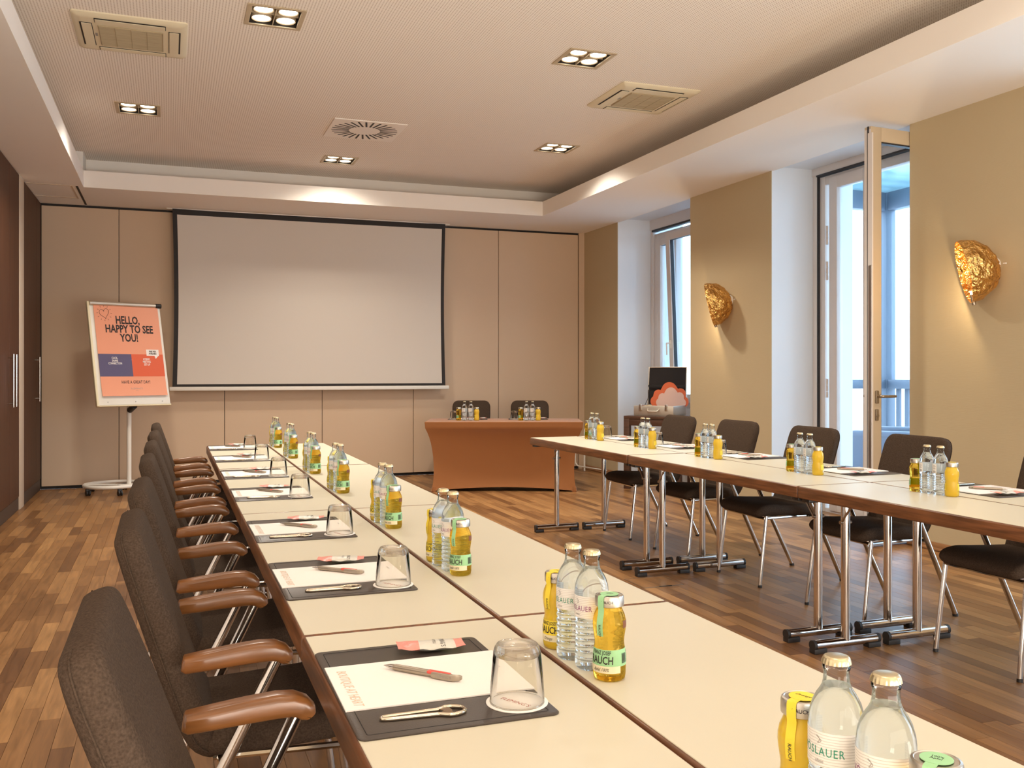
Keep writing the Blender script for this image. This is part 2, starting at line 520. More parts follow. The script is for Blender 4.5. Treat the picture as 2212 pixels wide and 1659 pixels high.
# ---- back wall with the movable partition panels
b = nbm(); box(b, XL - 0.6, XR + 0.6, YB + 0.02, YB + 0.14, 0, ZS)
wall_back = struct(finish('wall_back', b, 'black', smooth=0))
seams = [-1.576, -0.505, 0.572, 1.643, 2.715, 3.786, 4.856]
for a, c in zip(seams, seams[1:]):
    b = nbm(); box(b, max(a, -1.25) + 0.003, c - 0.003, YB, YB + 0.02, 0.032, ZS - 0.026, 0.002, 1)
    finish('partition_panel', b, 'panel', wall_back, smooth=0)
b = nbm(); box(b, 4.862, XR + 0.01, YB - 0.01, YB + 0.02, 0, ZS); finish('edge_post', b, 'panel', wall_back, smooth=0)

# ---- left wall behind the cabinets, wall behind the camera
b = nbm(); box(b, XL - 0.7, XL - 0.55, YF, YB + 0.1, 0, ZC); struct(finish('wall_left', b, 'plaster', smooth=0))
b = nbm(); box(b, XL - 0.6, XR + 0.6, YF - 0.1, YF, 0, ZC); struct(finish('wall_front', b, 'wallpaper', smooth=0))

# ---- right wall: piers and niches
N1, N2, N3, N4 = (8.18, 9.803), (5.217, 6.832), (2.25, 3.87), (-0.72, 0.90)
PIERS = ((YF, N4[0]), (N4[1], N3[0]), (N3[1], N2[0]), (N2[1], N1[0]), (N1[1], YB + 0.1))
b = nbm()
for y0, y1 in PIERS:
    box(b, XR, XR + 0.004, y0, y1, 0, ZS + 0.05)
wall_right = struct(finish('wall_right', b, 'wallpaper', smooth=0))
b = nbm()
for y0, y1 in PIERS:
    box(b, XR + 0.004, XW + 0.42, y0, y1, 0, ZN + 0.2)
box(b, XR + 0.02, XW + 0.42, YF, YB, ZN, ZC + 0.15)           # lintel zone above the niches
finish('reveal', b, 'reveal', wall_right, smooth=0)
b = nbm(); box(b, XW - 0.02, XW + 0.42, N1[0], N1[1], 0, 0.82); finish('parapet', b, 'reveal', wall_right, smooth=0)
b = nbm()
for y0, y1 in PIERS[:-1] + ((N1[1], YB - 0.02),):
    box(b, XR - 0.016, XR, y0, y1, 0, 0.055, 0.006, 2)
    box(b, XR - 0.03, XR, y0, y1, 0, 0.02, 0.006, 2)
struct(finish('baseboard_right', b, 'skirting'))

# ------------------------------------------------------------------ window_1 (tilted) and door_1 (french door, one leaf open)
def frame_bm(bm, y0, y1, z0, z1, w, x0, x1, bev=0.004):
    box(bm, x0, x1, y0, y0 + w, z0, z1, bev); box(bm, x0, x1, y1 - w, y1, z0, z1, bev)
    box(bm, x0, x1, y0 + w, y1 - w, z1 - w, z1, bev); box(bm, x0, x1, y0 + w, y1 - w, z0, z0 + w, bev)
def pane(name_parent, y0, y1, z0, z1, x):
    b = nbm(); box(b, x, x + 0.006, y0, y1, z0, z1); return finish('glass_pane', b, 'pane', name_parent, smooth=0)
win = struct(empty('window_1', (XW, (N1[0] + N1[1]) / 2, 0.82)))
oy, oz = (N1[0] + N1[1]) / 2, 0.82
def W1(y): return y - oy
b = nbm(); frame_bm(b, W1(N1[0]), W1(9.74), 0, 2.03, 0.07, 0, 0.09)
box(b, -0.03, 0.0, W1(N1[0]), W1(N1[1]), 2.08, 2.2); finish('window_frame', b, 'winframe', win)
b = nbm(); box(b, -0.035, 0.02, W1(N1[0]), W1(9.745), 2.055, 2.078); finish('blind_slot', b, 'gasket', win, smooth=0)
b = nbm(); box(b, -0.02, 0.02, W1(9.745), W1(9.80), 0, 2.2, 0.003); finish('guide_rail', b, 'winframe', win)
b = nbm(); frame_bm(b, W1(9.22), W1(9.67), 0.07, 1.965, 0.085, -0.012, 0.05); fs = finish('fixed_sash', b, 'winframe', win)
pane(fs, W1(9.30), W1(9.59), 0.15, 1.89, 0.02)
b = nbm(); frame_bm(b, W1(9.295), W1(9.60), 0.145, 1.89, 0.012, -0.002, 0.045); finish('glazing_gasket', b, 'gasket', fs, smooth=0)
ts = empty('tilted_sash', (0.0, 0, 0.07), 0, win); ts.rotation_euler = (0, R(-2.3), 0)
b = nbm(); frame_bm(b, W1(8.25), W1(9.235), 0, 1.90, 0.085, -0.07, -0.005); finish('sash_frame', b, 'winframe', ts)
pane(ts, W1(8.33), W1(9.155), 0.08, 1.82, -0.04)
b = nbm(); frame_bm(b, W1(8.325), W1(9.16), 0.075, 1.825, 0.012, -0.06, -0.015); finish('glazing_gasket', b, 'gasket', ts, smooth=0)
b = nbm(); box(b, -0.082, -0.07, W1(9.175), W1(9.215), 0.60, 0.69, 0.004)
cyl(b, (-0.082, W1(9.195), 0.66), (-0.12, W1(9.195), 0.66), 0.009)
tube(b, fillet([(-0.115, W1(9.195), 0.66), (-0.118, W1(9.20), 0.66), (-0.118, W1(9.205), 0.53)], 0.01), 0.009)
finish('sash_handle', b, 'whitemetal', ts)

door = struct(empty('door_1', (XW, 6.02, 0)))
def D1(y): return y - 6.02
b = nbm(); frame_bm(b, D1(N2[0] + 0.05), D1(6.765), -0.04, 2.935, 0.075, 0, 0.09)
box(b, -0.03, 0.0, D1(N2[0]), D1(N2[1]), 2.955, 3.02, 0.002); finish('door_frame', b, 'winframe', door)
b = nbm(); box(b, -0.035, 0.02, D1(N2[0]), D1(6.765), 2.94, 2.955); finish('blind_slot', b, 'gasket', door, smooth=0)
b = nbm(); box(b, -0.02, 0.03, D1(6.765), D1(6.83), 0, 3.02, 0.003); finish('guide_rail', b, 'winframe', door)
b = nbm(); box(b, -0.024, 0.0, D1(6.757), D1(6.767), 0, 2.94); finish('frame_gasket', b, 'gasket', door, smooth=0)
lf = empty('fixed_leaf', (0, 0, 0), 0, door)
b = nbm(); frame_bm(b, D1(6.10), D1(6.62), 0.02, 2.91, 0.10, -0.015, 0.05); finish('leaf_frame', b, 'winframe', lf)
pane(lf, D1(6.19), D1(6.53), 0.11, 2.82, 0.02)
b = nbm(); frame_bm(b, D1(6.185), D1(6.535), 0.105, 2.825, 0.012, -0.006, 0.042); finish('glazing_gasket', b, 'gasket', lf, smooth=0)
for zz in (2.33, 2.02, 1.0, 0.35):
    b = nbm()
    for k in range(3): cyl(b, (-0.022, D1(6.635), zz + k * 0.055), (-0.022, D1(6.635), zz + k * 0.055 + 0.052), 0.011)
    finish('hinge', b, 'winframe', lf)
# open leaf: hinged on the near side, swung into the room
LW = 0.80
hx, hy = 5.37, 5.290
ang = math.atan2(5.225 - hy, 4.574 - hx)
ol = empty('open_leaf', (hx - XW, hy - 6.02, 0.012), ang, door)
b = nbm()
def leafbox(bm, x0, x1, z0, z1, y0=-0.03, y1=0.03): box(bm, x0, x1, y0, y1, z0, z1, 0.003)
w = 0.098
leafbox(b, LW - w, LW, 0, 2.92); leafbox(b, 0, w, 0, 2.92)
leafbox(b, w, LW - w, 2.92 - w, 2.92); leafbox(b, w, LW - w, 0, w)
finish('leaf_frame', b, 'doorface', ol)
b = nbm(); box(b, LW, LW + 0.001, -0.03, 0.03, 0, 2.90); box(b, LW, LW + 0.012, 0.012, 0.05, 0, 2.87); finish('leaf_edge', b, 'winframe', ol, smooth=0)
b = nbm(); box(b, LW, LW + 0.006, 0.000, 0.012, 0, 2.92); finish('edge_gasket', b, 'gasket', ol, smooth=0)
b = nbm(); box(b, LW + 0.012, LW + 0.014, 0.018, 0.044, 0.5, 1.95); finish('lock_strip', b, 'steel', ol, smooth=0)
b = nbm(); box(b, w - 0.004, LW - w + 0.004, -0.004, 0.004, w - 0.004, 2.92 - w + 0.004); finish('glass_pane', b, 'pane', ol, smooth=0)
b = nbm()
for x0, x1, z0, z1 in ((w, w + 0.01, w, 2.92 - w), (LW - w - 0.01, LW - w, w, 2.92 - w), (w, LW - w, 2.91 - w, 2.92 - w), (w, LW - w, w, w + 0.01)):
    box(b, x0, x1, -0.02, 0.02, z0, z1)
finish('glazing_gasket', b, 'gasket', ol, smooth=0)
b = nbm()
for sgn in (1, -1):
    yy = 0.03 * sgn
    hxx = LW - 0.05
    box(b, hxx - 0.015, hxx + 0.015, min(yy, yy + 0.012 * sgn), max(yy, yy + 0.012 * sgn), 0.99, 1.08, 0.005)
    box(b, hxx - 0.015, hxx + 0.015, min(yy, yy + 0.01 * sgn), max(yy, yy + 0.01 * sgn), 0.87, 0.95, 0.005)
    tube(b, fillet([(hxx, yy, 1.04), (hxx, yy + 0.055 * sgn, 1.04), (hxx - 0.125, yy + 0.055 * sgn, 1.04)], 0.015), 0.010)
    cyl(b, (hxx, yy, 0.905), (hxx, yy + 0.016 * sgn, 0.905), 0.011)
finish('door_handle', b, 'penmetal', ol)

# ------------------------------------------------------------------ outside: terrace with glazed conservatory
b = nbm(); box(b, XW + 0.06, 16, -6, 20, -0.12, -0.02); struct(finish('floor_terrace', b, 'terrace', smooth=0))
PX, PY = 8.3, 9.15
cons = tag(empty('conservatory', (PX, PY, 0)), 'glazed conservatory with grey steel posts and frosted roof beyond the open door', 'conservatory')
def CX_(x): return x - PX
for (x, y) in ((PX, PY), (PX, 7.3), (PX, 5.4), (7.0, PY)):
    b = nbm(); box(b, x - PX - 0.07, x - PX + 0.07, y - PY - 0.07, y - PY + 0.07, -0.02, 3.42, 0.006); finish('post', b, 'steelgrey', cons)
for z0, z1 in ((3.2, 3.42), (1.02, 1.13)):
    b = nbm(); box(b, -0.06, 0.06, 3.0 - PY, -0.07, z0, z1, 0.006); finish('beam', b, 'steelgrey', cons)
    b = nbm(); box(b, 5.95 - PX, -0.07, -0.06, 0.06, z0, z1, 0.006); finish('beam', b, 'steelgrey', cons)
b = nbm(); box(b, 5.95 - PX, 0.06, 3.0 - PY, 0.06, 3.42, 3.45); finish('glass_roof', b, 'roofglass', cons, smooth=0)
for k in range(16):
    yy = 4.2 - PY + k * 0.31
    b = nbm(); box(b, 5.95 - PX, 0.0, yy, yy + 0.12, 3.50, 3.515); finish('roof_slat', b, 'blind', cons, smooth=0)
for k in range(26):
    yy = -0.2 - k * 0.14
    b = nbm(); box(b, -0.015, 0.015, yy - 0.03, yy + 0.03, 0.05, 1.02); finish('baluster', b, 'steelgrey', cons, smooth=0)
b = nbm(); box(b, 0.0, 0.008, 3.0 - PY, -0.07, 1.13, 3.2); finish('glass_wall', b, 'pane', cons, smooth=0)
def armchair(loc, rot, label):
    t = tag(empty('lounge_armchair', loc, rot), label, 'armchair', 'grey armchairs outside the door')
    b = nbm(); box(b, -0.36, 0.36, -0.36, 0.3, 0.08, 0.42, 0.04, 3); finish('seat', b, 'outleather', t)
    for s in (-1, 1):
        b = nbm(); box(b, s * 0.42 - 0.08, s * 0.42 + 0.08, -0.38, 0.42, 0.06, 0.66, 0.05, 3); finish('arm', b, 'outleather', t)
    b = nbm(); box(b, -0.5, 0.5, 0.3, 0.5, 0.06, 0.80, 0.06, 3); finish('backrest', b, 'outleather', t)
    for sx in (-0.38, 0.38):
        for sy in (-0.3, 0.4):
            b = nbm(); box(b, sx - 0.03, sx + 0.03, sy - 0.03, sy + 0.03, -0.02, 0.08); finish('foot', b, 'steel', t)
armchair((6.75, 7.30, 0.0), R(-140), 'grey leather armchair on the terrace, seen through the open door leaf')
armchair((6.45, 8.75, 0.0), R(100), 'grey leather armchair on the terrace, further back behind the door edge')

# ------------------------------------------------------------------ cabinets along the left wall
def cabinet(y0, y1, label, doors, handles):
    t = tag(empty('wall_cabinet', (XL, y0, 0)), label, 'cabinet', 'tall dark wood cabinets on the left wall')
    L = y1 - y0
    b = nbm(); box(b, -0.53, -0.022, 0, L, 0.11, ZS - 0.002); finish('body', b, 'black', t, smooth=0)
    b = nbm(); box(b, -0.53, -0.004, 0, L, 0, 0.115, 0.002, 1); finish('plinth', b, 'plinth', t, smooth=0)
    ds = []
    for a, c in doors:
        b = nbm(); box(b, -0.022, 0, a - y0 + 0.002, c - y0 - 0.002, 0.118, ZS - 0.012, 0.0015, 1)
        ds.append(finish('door', b, 'cabinet', t, smooth=0))
    for k, hy_ in handles:
        b = nbm()
        cyl(b, (0.042, hy_ - y0, 0.93), (0.042, hy_ - y0, 1.37), 0.008, 12)
        for zz in (0.96, 1.34): cyl(b, (0, hy_ - y0, zz), (0.042, hy_ - y0, zz), 0.005, 8)
        finish('bar_handle', b, 'chrome', ds[k])
    return t
cabinet(5.0, 9.235, 'tall dark wood cabinet with a pair of bar handles at the left edge',
        [(5.0, 6.4), (6.4, 7.55), (7.55, 8.70), (8.70, 9.235)], [(2, 8.625), (3, 8.78)])
cabinet(9.50, 10.70, 'tall dark wood cabinet beside the partition with a single bar handle', [(9.50, 10.37), (10.37, 10.70)], [(0, 10.28)])
b = nbm(); box(b, XL - 0.5, XL + 0.006, 9.245, 9.49, 0.0, ZS - 0.002, 0.004)
struct(finish('trim_1', b, 'cab_edge'))

# ------------------------------------------------------------------ projection screen
sy = 10.62
k = sy / YB
def sp(x, z): return (x * k, CAM_H + (z - CAM_H) * k)
sx0, sz0 = sp(0.030, 1.062); sx1, sz1 = sp(3.106, 3.012)
sz1 = min(sz1, ZS - 0.005)
scr = tag(empty('projection_screen', ((sx0 + sx1) / 2, sy, sz0)), 'large white projection screen with black border pulled down on the back wall', 'screen')
hw, hh = (sx1 - sx0) / 2, sz1 - sz0
def sheet(bm, x0, x1, z0, z1, y, thick, nx_=16, nz_=10):
    """slightly curling sheet"""
    rows = []
    for f in (0, thick):
        g = []
        for j in range(nz_ + 1):
            z = z0 + (z1 - z0) * j / nz_
            row = []
            for i in range(nx_ + 1):
                x = x0 + (x1 - x0) * i / nx_
                s = (x / hw)
                pull = 0.018 * math.sin(PI * max(0, min(1, (z / hh)))) * s ** 3
                row.append(bm.verts.new((x - pull, y + f - 0.012 * s * s, z)))
            g.append(row)
        rows.append(g)
    for g in rows:
        for j in range(nz_):
            for i in range(nx_): bm.faces.new((g[j][i], g[j][i + 1], g[j + 1][i + 1], g[j + 1][i]))
b = nbm(); sheet(b, -hw, hw, 0, hh, 0, 0.002); finish('border', b, 'screenblack', scr)
b = nbm(); sheet(b, -hw + 0.046, hw - 0.042, 0.026, hh - 0.062, -0.003, 0.002); finish('cloth', b, 'screen', scr)
b = nbm(); box(b, -hw - 0.03, hw + 0.045, -0.015, 0.012, -0.045, -0.002, 0.006); finish('bottom_bar', b, 'whitemetal', scr)
b = nbm(); box(b, -hw - 0.06, hw + 0.06, -0.01, 0.11, hh - 0.004, hh + 0.012, 0.004); finish('top_case', b, 'whitemetal', scr)

# ------------------------------------------------------------------ flip chart and its poster
fc = tag(empty('flipchart_stand', (-0.38, 10.08, 0), R(23.76)), 'white flipchart easel on a pole with ring base and castors', 'flipchart')
LEAN = R(-15)
b = nbm(); tube(b, [(0, 0, 0.08), (0, 0, 1.25)], 0.022, 14); tube(b, [(0, 0, 1.2), (0, -0.05, 1.35)], 0.018, 10); finish('pole', b, 'whitemetal', fc)
b = nbm()
tube(b, [(-0.09 + 0.27 * math.cos(R(a)), 0.17 + 0.27 * math.sin(R(a)), 0.085) for a in range(0, 360, 12)], 0.019, 10, closed=True)
box(b, -0.10, 0.12, -0.045, 0.045, 0.075, 0.10, 0.006); tube(b, [(0, 0, 0.087), (-0.30, 0.30, 0.087)], 0.014, 8)
finish('ring_base', b, 'whitemetal', fc)
for a in (190, 262, 334, 46, 118):
    x, y = -0.09 + 0.27 * math.cos(R(a)), 0.17 + 0.27 * math.sin(R(a))
    b = nbm()
    for s in (-1, 1): cyl(b, (x + s * 0.006, y, 0.026), (x + s * 0.02, y, 0.026), 0.026, 16)
    box(b, x - 0.02, x + 0.02, y - 0.012, y + 0.02, 0.03, 0.068, 0.006); finish('castor', b, 'blackplastic', fc)
bd = Mtr(0, -0.17, 0.899) @ Mrot('X', -15)
b = nbm(); box(b, -0.36, 0.35, -0.004, 0.022, 0, 1.05, 0.004, 2, bd); finish('board', b, 'boardwhite', fc)
b = nbm(); box(b, -0.378, -0.355, -0.012, 0.028, -0.012, 1.055, 0.005, 2, bd); box(b, -0.36, 0.36, 0.0, 0.03, -0.012, 0.004, 0.004, 2, bd); finish('board_frame', b, 'labelcream', fc)
b = nbm(); tube(b, [bd @ Vector((-0.355, -0.012, 1.035)), bd @ Vector((0.30, -0.012, 1.035))], 0.022, 14); finish('clamp_bar', b, 'alu', fc)
b = nbm(); tube(b, [bd @ Vector((0.30, -0.012, 1.035)), bd @ Vector((0.36, -0.012, 1.035))], 0.024, 14); finish('clamp_end', b, 'blackplastic', fc)
b = nbm(); cyl(b, (0, -0.02, 0.84), (0, -0.13, 0.885), 0.03, 14); finish('tilt_joint', b, 'blackplastic', fc)
for x in (-0.27, 0.0, 0.27):
    b = nbm(); cyl(b, bd @ Vector((x, -0.005, 0.03)), bd @ Vector((x, -0.009, 0.03)), 0.006, 10); finish('screw', b, 'steel', fc)
po = tag(empty('poster', fc.location, R(23.76)), 'peach welcome poster with blue and orange fields hanging on the flipchart', 'poster')
def pz(z): return -0.014 - 0.02 * max(0, (0.22 - z) / 0.17) ** 2 if z < 0.22 else -0.014
def psheet(bm, x0, x1, z0, z1, off=0.0, n=10):
    g = []
    for j in range(n + 1):
        z = z0 + (z1 - z0) * j / n
        y = pz(z) - off
        g.append([bm.verts.new(bd @ Vector((x, y, z))) for x in (x0, x1)])
    for j in range(n): bm.faces.new((g[j][0], g[j][1], g[j + 1][1], g[j + 1][0]))
def ptext(bm, s, size, x, z, bold=0.03, sx=0.66, off=0.0016, **kw):
    t = text_bm(s, size, bold=bold, sx=sx, **kw)
    for v in t.verts: v.co = bd @ Vector((x + v.co.x, pz(z + v.co.y) - off, z + v.co.y))
    join_bm(bm, t)
b = nbm(); psheet(b, -0.322, 0.322, 0.085, 1.02, 0); finish('sheet', b, 'peach', po)
b = nbm(); psheet(b, -0.322, 0.0, 0.285, 0.515, 0.0008); finish('blue_field', b, 'posterblue', po)
b = nbm(); psheet(b, 0.0, 0.322, 0.285, 0.515, 0.0008); finish('orange_field', b, 'posterred', po)
b = nbm()
psheet(b, 0.155, 0.282, 0.50, 0.565, 0.0012, 2)
f_ = [bd @ Vector((x, -0.0153, z)) for x, z in ((0.235, 0.50), (0.275, 0.50), (0.245, 0.468))]
b.faces.new([b.verts.new(p) for p in f_]); finish('speech_bubble', b, 'posterwhite', po)
b = nbm()
ptext(b, 'HELLO,', 0.112, 0.0, 0.865); ptext(b, 'HAPPY TO SEE', 0.112, 0.01, 0.772); ptext(b, 'YOU!', 0.112, 0.0, 0.680)
ptext(b, 'HAVE A GREAT DAY!', 0.046, 0.02, 0.225, bold=0.01); finish('headline', b, 'ink', po, smooth=0)
b = nbm(); ptext(b, 'CLICK-\nSHARE\nCONNECTION', 0.03, -0.165, 0.445, bold=0.02); ptext(b, 'HYBRID\nMEETING\nSET-UP', 0.03, 0.15, 0.435, bold=0.02); finish('field_lettering', b, 'posterwhite', po, smooth=0)
b = nbm(); ptext(b, 'FREE WIFI\nAVAILABLE', 0.024, 0.218, 0.533, off=0.0026); finish('bubble_lettering', b, 'ink', po, smooth=0)
b = nbm(); ptext(b, "FLEMING'S", 0.026, 0.02, 0.158, bold=0.0, sx=0.85, spacing=1.15); ptext(b, 'HOTELS', 0.012, 0.02, 0.136, bold=0.0); finish('hotel_lettering', b, 'greyink', po, smooth=0)
b = nbm()
def hp(t, s=0.05):
    return (s * 0.062 * 16 * math.sin(t) ** 3, s * 0.062 * (13 * math.cos(t) - 5 * math.cos(2 * t) - 2 * math.cos(3 * t) - math.cos(4 * t)))
hm = Matrix.Rotation(R(12), 2)
pts = []
for i in range(32):
    q = hm @ Vector(hp(2 * PI * i / 32)); pts.append(bd @ Vector((-0.222 + q.x * 0.95, -0.0155, 0.935 + q.y * 1.15)))
tube(b, pts, 0.0016, 6, closed=True)
for a in range(0, 360, 30):
    tube(b, [bd @ Vector((-0.222 + rr * 0.9 * math.cos(R(a)), -0.0155, 0.935 + rr * math.sin(R(a)))) for rr in (0.068, 0.082)], 0.0015, 6)
finish('heart_drawing', b, 'ink', po, smooth=60)

# ------------------------------------------------------------------ folding tables
TZ = 0.718
TT = 0.054
def build_table(Wd, Ln, legx):
    t = empty('folding_table')
    b = nbm(); box(b, 0.007, Wd - 0.007, 0.007, Ln - 0.007, TZ - 0.01, TZ, 0.0008, 1); finish('tabletop', b, 'laminate', t, smooth=0)
    b = nbm()
    for a in ((0, 0.007, 0, Ln), (Wd - 0.007, Wd, 0, Ln), (0.007, Wd - 0.007, 0, 0.007), (0.007, Wd - 0.007, Ln - 0.007, Ln)):
        pass
    box(b, 0.0008, Wd - 0.0008, 0.0008, Ln - 0.0008, TZ - TT, TZ - 0.0012, 0.007, 3)
    finish('wooden_edge', b, 'edging', t)
    for yy, s in ((0.095, 1), (Ln - 0.085, -1)):
        b = nbm(); cyl(b, (legx, yy, 0.04), (legx, yy, TZ - TT), 0.0195, 20); finish('leg', b, 'chrome', t)
        fo = nbm(); tube(fo, [(legx - 0.165, yy, 0.036), (legx + 0.165, yy, 0.036)], 0.0205, 16); f2 = finish('foot_bar', fo, 'chrome', t)
        for sx in (-1, 1):
            b = nbm()
            x0, x1 = legx + sx * 0.178, legx + sx * 0.164
            tube(b, [(x0, yy, 0.036), (x1, yy, 0.036)], 0.0218, 16)
            box(b, min(x0, legx + sx * 0.112), max(x0, legx + sx * 0.112), yy - 0.02, yy + 0.02, 0, 0.022, 0.003)
            finish('rubber_end', b, 'rubber', f2)
        b = nbm(); tube(b, [(legx - 0.024, yy, 0.56), (legx - 0.024, yy + s * 0.09, TZ - TT)], 0.005, 8)
        cyl(b, (legx - 0.03, yy, 0.56), (legx + 0.03, yy, 0.56), 0.008, 10); finish('brace', b, 'penmetal', t)
        b = nbm(); box(b, 0.02, 0.10, yy - s * 0.055 - 0.025, yy - s * 0.055 + 0.025, TZ - TT - 0.016, TZ - TT, 0.003); finish('stacking_block', b, 'blackplastic', t)
    return t
YS = [0.18, 1.797, 3.414, 5.045, 6.660]
where_t = ['nearest the camera', 'second from the camera', 'third from the camera', 'at the far end']
protoT = build_table(0.397, 1.613, 0.19)
first = True
for rx, side in ((0.235, 'left table row, chair side'), (0.633, 'left table row, aisle side'), (2.600, 'right table row, aisle side'), (3.0, 'right table row, window side')):
    for i in range(4):
        o = protoT if first else dup(protoT)
        first = False
        o.location = (rx, YS[i] + 0.002, 0)
        tag(o, f'cream topped wood edged folding table {where_t[i]}, {side}', 'table', 'cream folding tables')

# ------------------------------------------------------------------ armchairs
def cushion(bm, spine, n=28, rc=0.05, rt=0.028, step=None):
    """spine: (x, z, half width, thickness); a soft pad swept along it, rounded at both ends"""
    P = [Vector((p[0], 0, p[1])) for p in spine]
    cum = [0]
    for a, c in zip(P, P[1:]): cum.append(cum[-1] + (c - a).length)
    L = cum[-1]
    N = 40
    ss = []
    for i in range(N + 1):
        u = i / N
        ss.append(L * (0.5 - 0.5 * math.cos(PI * u)))
    def at(s):
        for i in range(len(cum) - 1):
            if s <= cum[i + 1] + 1e-9:
                t = (s - cum[i]) / (cum[i + 1] - cum[i])
                # catmull-rom
                i0, i3 = max(0, i - 1), min(len(P) - 1, i + 2)
                def cr(a, b_, c, d):
                    return 0.5 * ((2 * b_) + (c - a) * t + (2 * a - 5 * b_ + 4 * c - d) * t * t + (3 * b_ - a - 3 * c + d) * t ** 3)
                pos = cr(P[i0], P[i], P[i + 1], P[i3])
                w_ = spine[i][2] * (1 - t) + spine[i + 1][2] * t
                th = spine[i][3] * (1 - t) + spine[i + 1][3] * t
                return pos, w_, th
        return P[-1], spine[-1][2], spine[-1][3]
    rings = []; seam = []
    for s in ss:
        pos, w_, th = at(s)
        p2, _, _ = at(min(L, s + 0.004)); p1, _, _ = at(max(0, s - 0.004))
        tg = (p2 - p1).normalized()
        nrm = Vector((tg.z, 0, -tg.x))
        d = min(s, L - s)
        if d < rc: w_ = w_ - rc + math.sqrt(max(0, rc * rc - (rc - d) ** 2))
        if d < rt: th = th * (0.18 + 0.82 * math.sqrt(max(0, 1 - ((rt - d) / rt) ** 2)))
        ol_ = rrect(2 * w_, th, min(th * 0.46, w_ * 0.5), 6)
        rings.append([pos + nrm * q[1] + Vector((0, q[0], 0)) for q in ol_])
        seam.append((pos, nrm, w_, th))
    loft(bm, rings)
    return seam
def build_chair():
    t = empty('armchair')
    b = nbm()
    seam = cushion(b, [(-0.070, 0.400, 0.196, 0.060), (-0.118, 0.428, 0.200, 0.066), (-0.152, 0.50, 0.206, 0.066), (-0.186, 0.60, 0.214, 0.064),
                       (-0.224, 0.72, 0.220, 0.064), (-0.256, 0.82, 0.220, 0.060), (-0.277, 0.886, 0.218, 0.056)], rc=0.075, rt=0.034)
    back = finish('backrest', b, 'fabric', t, smooth=60)
    b = nbm()
    for s in (-1, 1):
        tube(b, [p - nn * (th * 0.20) + Vector((0, s * (w_ + 0.0004), 0)) for p, nn, w_, th in seam[3:-2]], 0.0016, 6)
    finish('piping', b, 'fabric', back)
    b = nbm()
    cushion(b, [(-0.125, 0.422, 0.196, 0.058), (-0.05, 0.422, 0.204, 0.062), (0.08, 0.426, 0.210, 0.064), (0.19, 0.432, 0.212, 0.062),
                (0.245, 0.424, 0.210, 0.056), (0.272, 0.402, 0.206, 0.044)], rc=0.04, rt=0.022)
    finish('seat', b, 'fabric', t, smooth=60)
    b = nbm(); box(b, -0.12, 0.17, -0.12, 0.12, 0.368, 0.392, 0.006)
    for s in (-1, 1): tube(b, [(-0.10, s * 0.165, 0.384), (0.235, s * 0.205, 0.386)], 0.008, 8)
    cyl(b, (0.232, -0.205, 0.386), (0.232, 0.205, 0.386), 0.008, 8)
    finish('seat_frame', b, 'chrome', t)
    for s in (-1, 1):
        b = nbm(); tube(b, [(0.225, s * 0.205, 0.40), (0.274, s * 0.214, 0.012)], 0.0105, 12); l = finish('front_leg', b, 'chrome', t)
        b = nbm(); cyl(b, (0.274, s * 0.214, 0), (0.2725, s * 0.214, 0.014), 0.0115, 12); finish('foot_cap', b, 'rubber', l)
        b = nbm(); tube(b, [(0.030, s * 0.250, 0.618), (-0.2735, s * 0.236, 0.012)], 0.0130, 14); l = finish('rear_leg', b, 'chrome', t)
        tb = nbm(); tube(tb, [(-0.085, s * 0.245, 0.388), (-0.085, s * 0.16, 0.382)], 0.009, 8); finish('bracket', tb, 'chrome', l)
        b = nbm(); cyl(b, (-0.276, s * 0.236, 0), (-0.272, s * 0.236, 0.014), 0.0142, 12); finish('foot_cap', b, 'rubber', l)
        b = nbm()
        prof = [(-0.166, 0.618, 0.7, 0.75), (-0.160, 0.617, 1, 0.9), (-0.12, 0.6205, 1, 1), (-0.06, 0.626, 1.0, 1.08), (-0.01, 0.629, 1, 1.12), (0.018, 0.628, 1, 1.08), (0.034, 0.622, 1, 1.0), (0.044, 0.612, 0.95, 0.9), (0.049, 0.604, 0.8, 0.6)]
        rings = []
        for i, (x, z, kw, kh) in enumerate(prof):
            a = prof[max(0, i - 1)]; c = prof[min(len(prof) - 1, i + 1)]
            tg = Vector((c[0] - a[0], 0, c[1] - a[1])).normalized(); nn = Vector((-tg.z, 0, tg.x))
            rings.append([Vector((x, s * 0.250, z)) + nn * q[1] + Vector((0, q[0], 0)) for q in rrect(0.046 * kw, 0.038 * kh, 0.012, 4)])
        loft(b, rings); finish('armrest', b, 'arm', t, smooth=50)
    return t
protoC = build_chair()
LYC = [1.445, 2.285, 3.02, 3.95, 4.72, 5.55, 6.40]
RYC = [6.25, 5.46, 4.665, 3.83, 2.955]
ordw = ['nearest the camera', 'second from the camera', 'third from the camera', 'fourth from the camera', 'fifth from the camera', 'sixth from the camera', 'at the far end']
for i, y in enumerate(LYC):
    o = protoC if i == 0 else dup(protoC)
    o.location = (0.188, y, 0)
    o.rotation_euler = (0, 0, R([0, 0.5, -0.5, 0.6, 0, -0.6, 0.3][i]))
    if i == 0:
        rec = protoC
    tag(o, f'dark brown upholstered armchair with wooden arms, left row, {ordw[i]}', 'chair', 'armchairs at the conference tables')
ordr = ['at the far end beside the aluminium case', 'second from the far end', 'middle of the five', 'in front of the open glazed door', 'cut by the right picture edge']
for i, y in enumerate(RYC):
    o = lastC = dup(protoC, (3.415, y, 0), R(180 + [0, 0.8, -0.5, 0.4, 0][i]))
    tag(o, f'dark brown upholstered armchair, right row, {ordr[i]}', 'chair', 'armchairs at the conference tables')

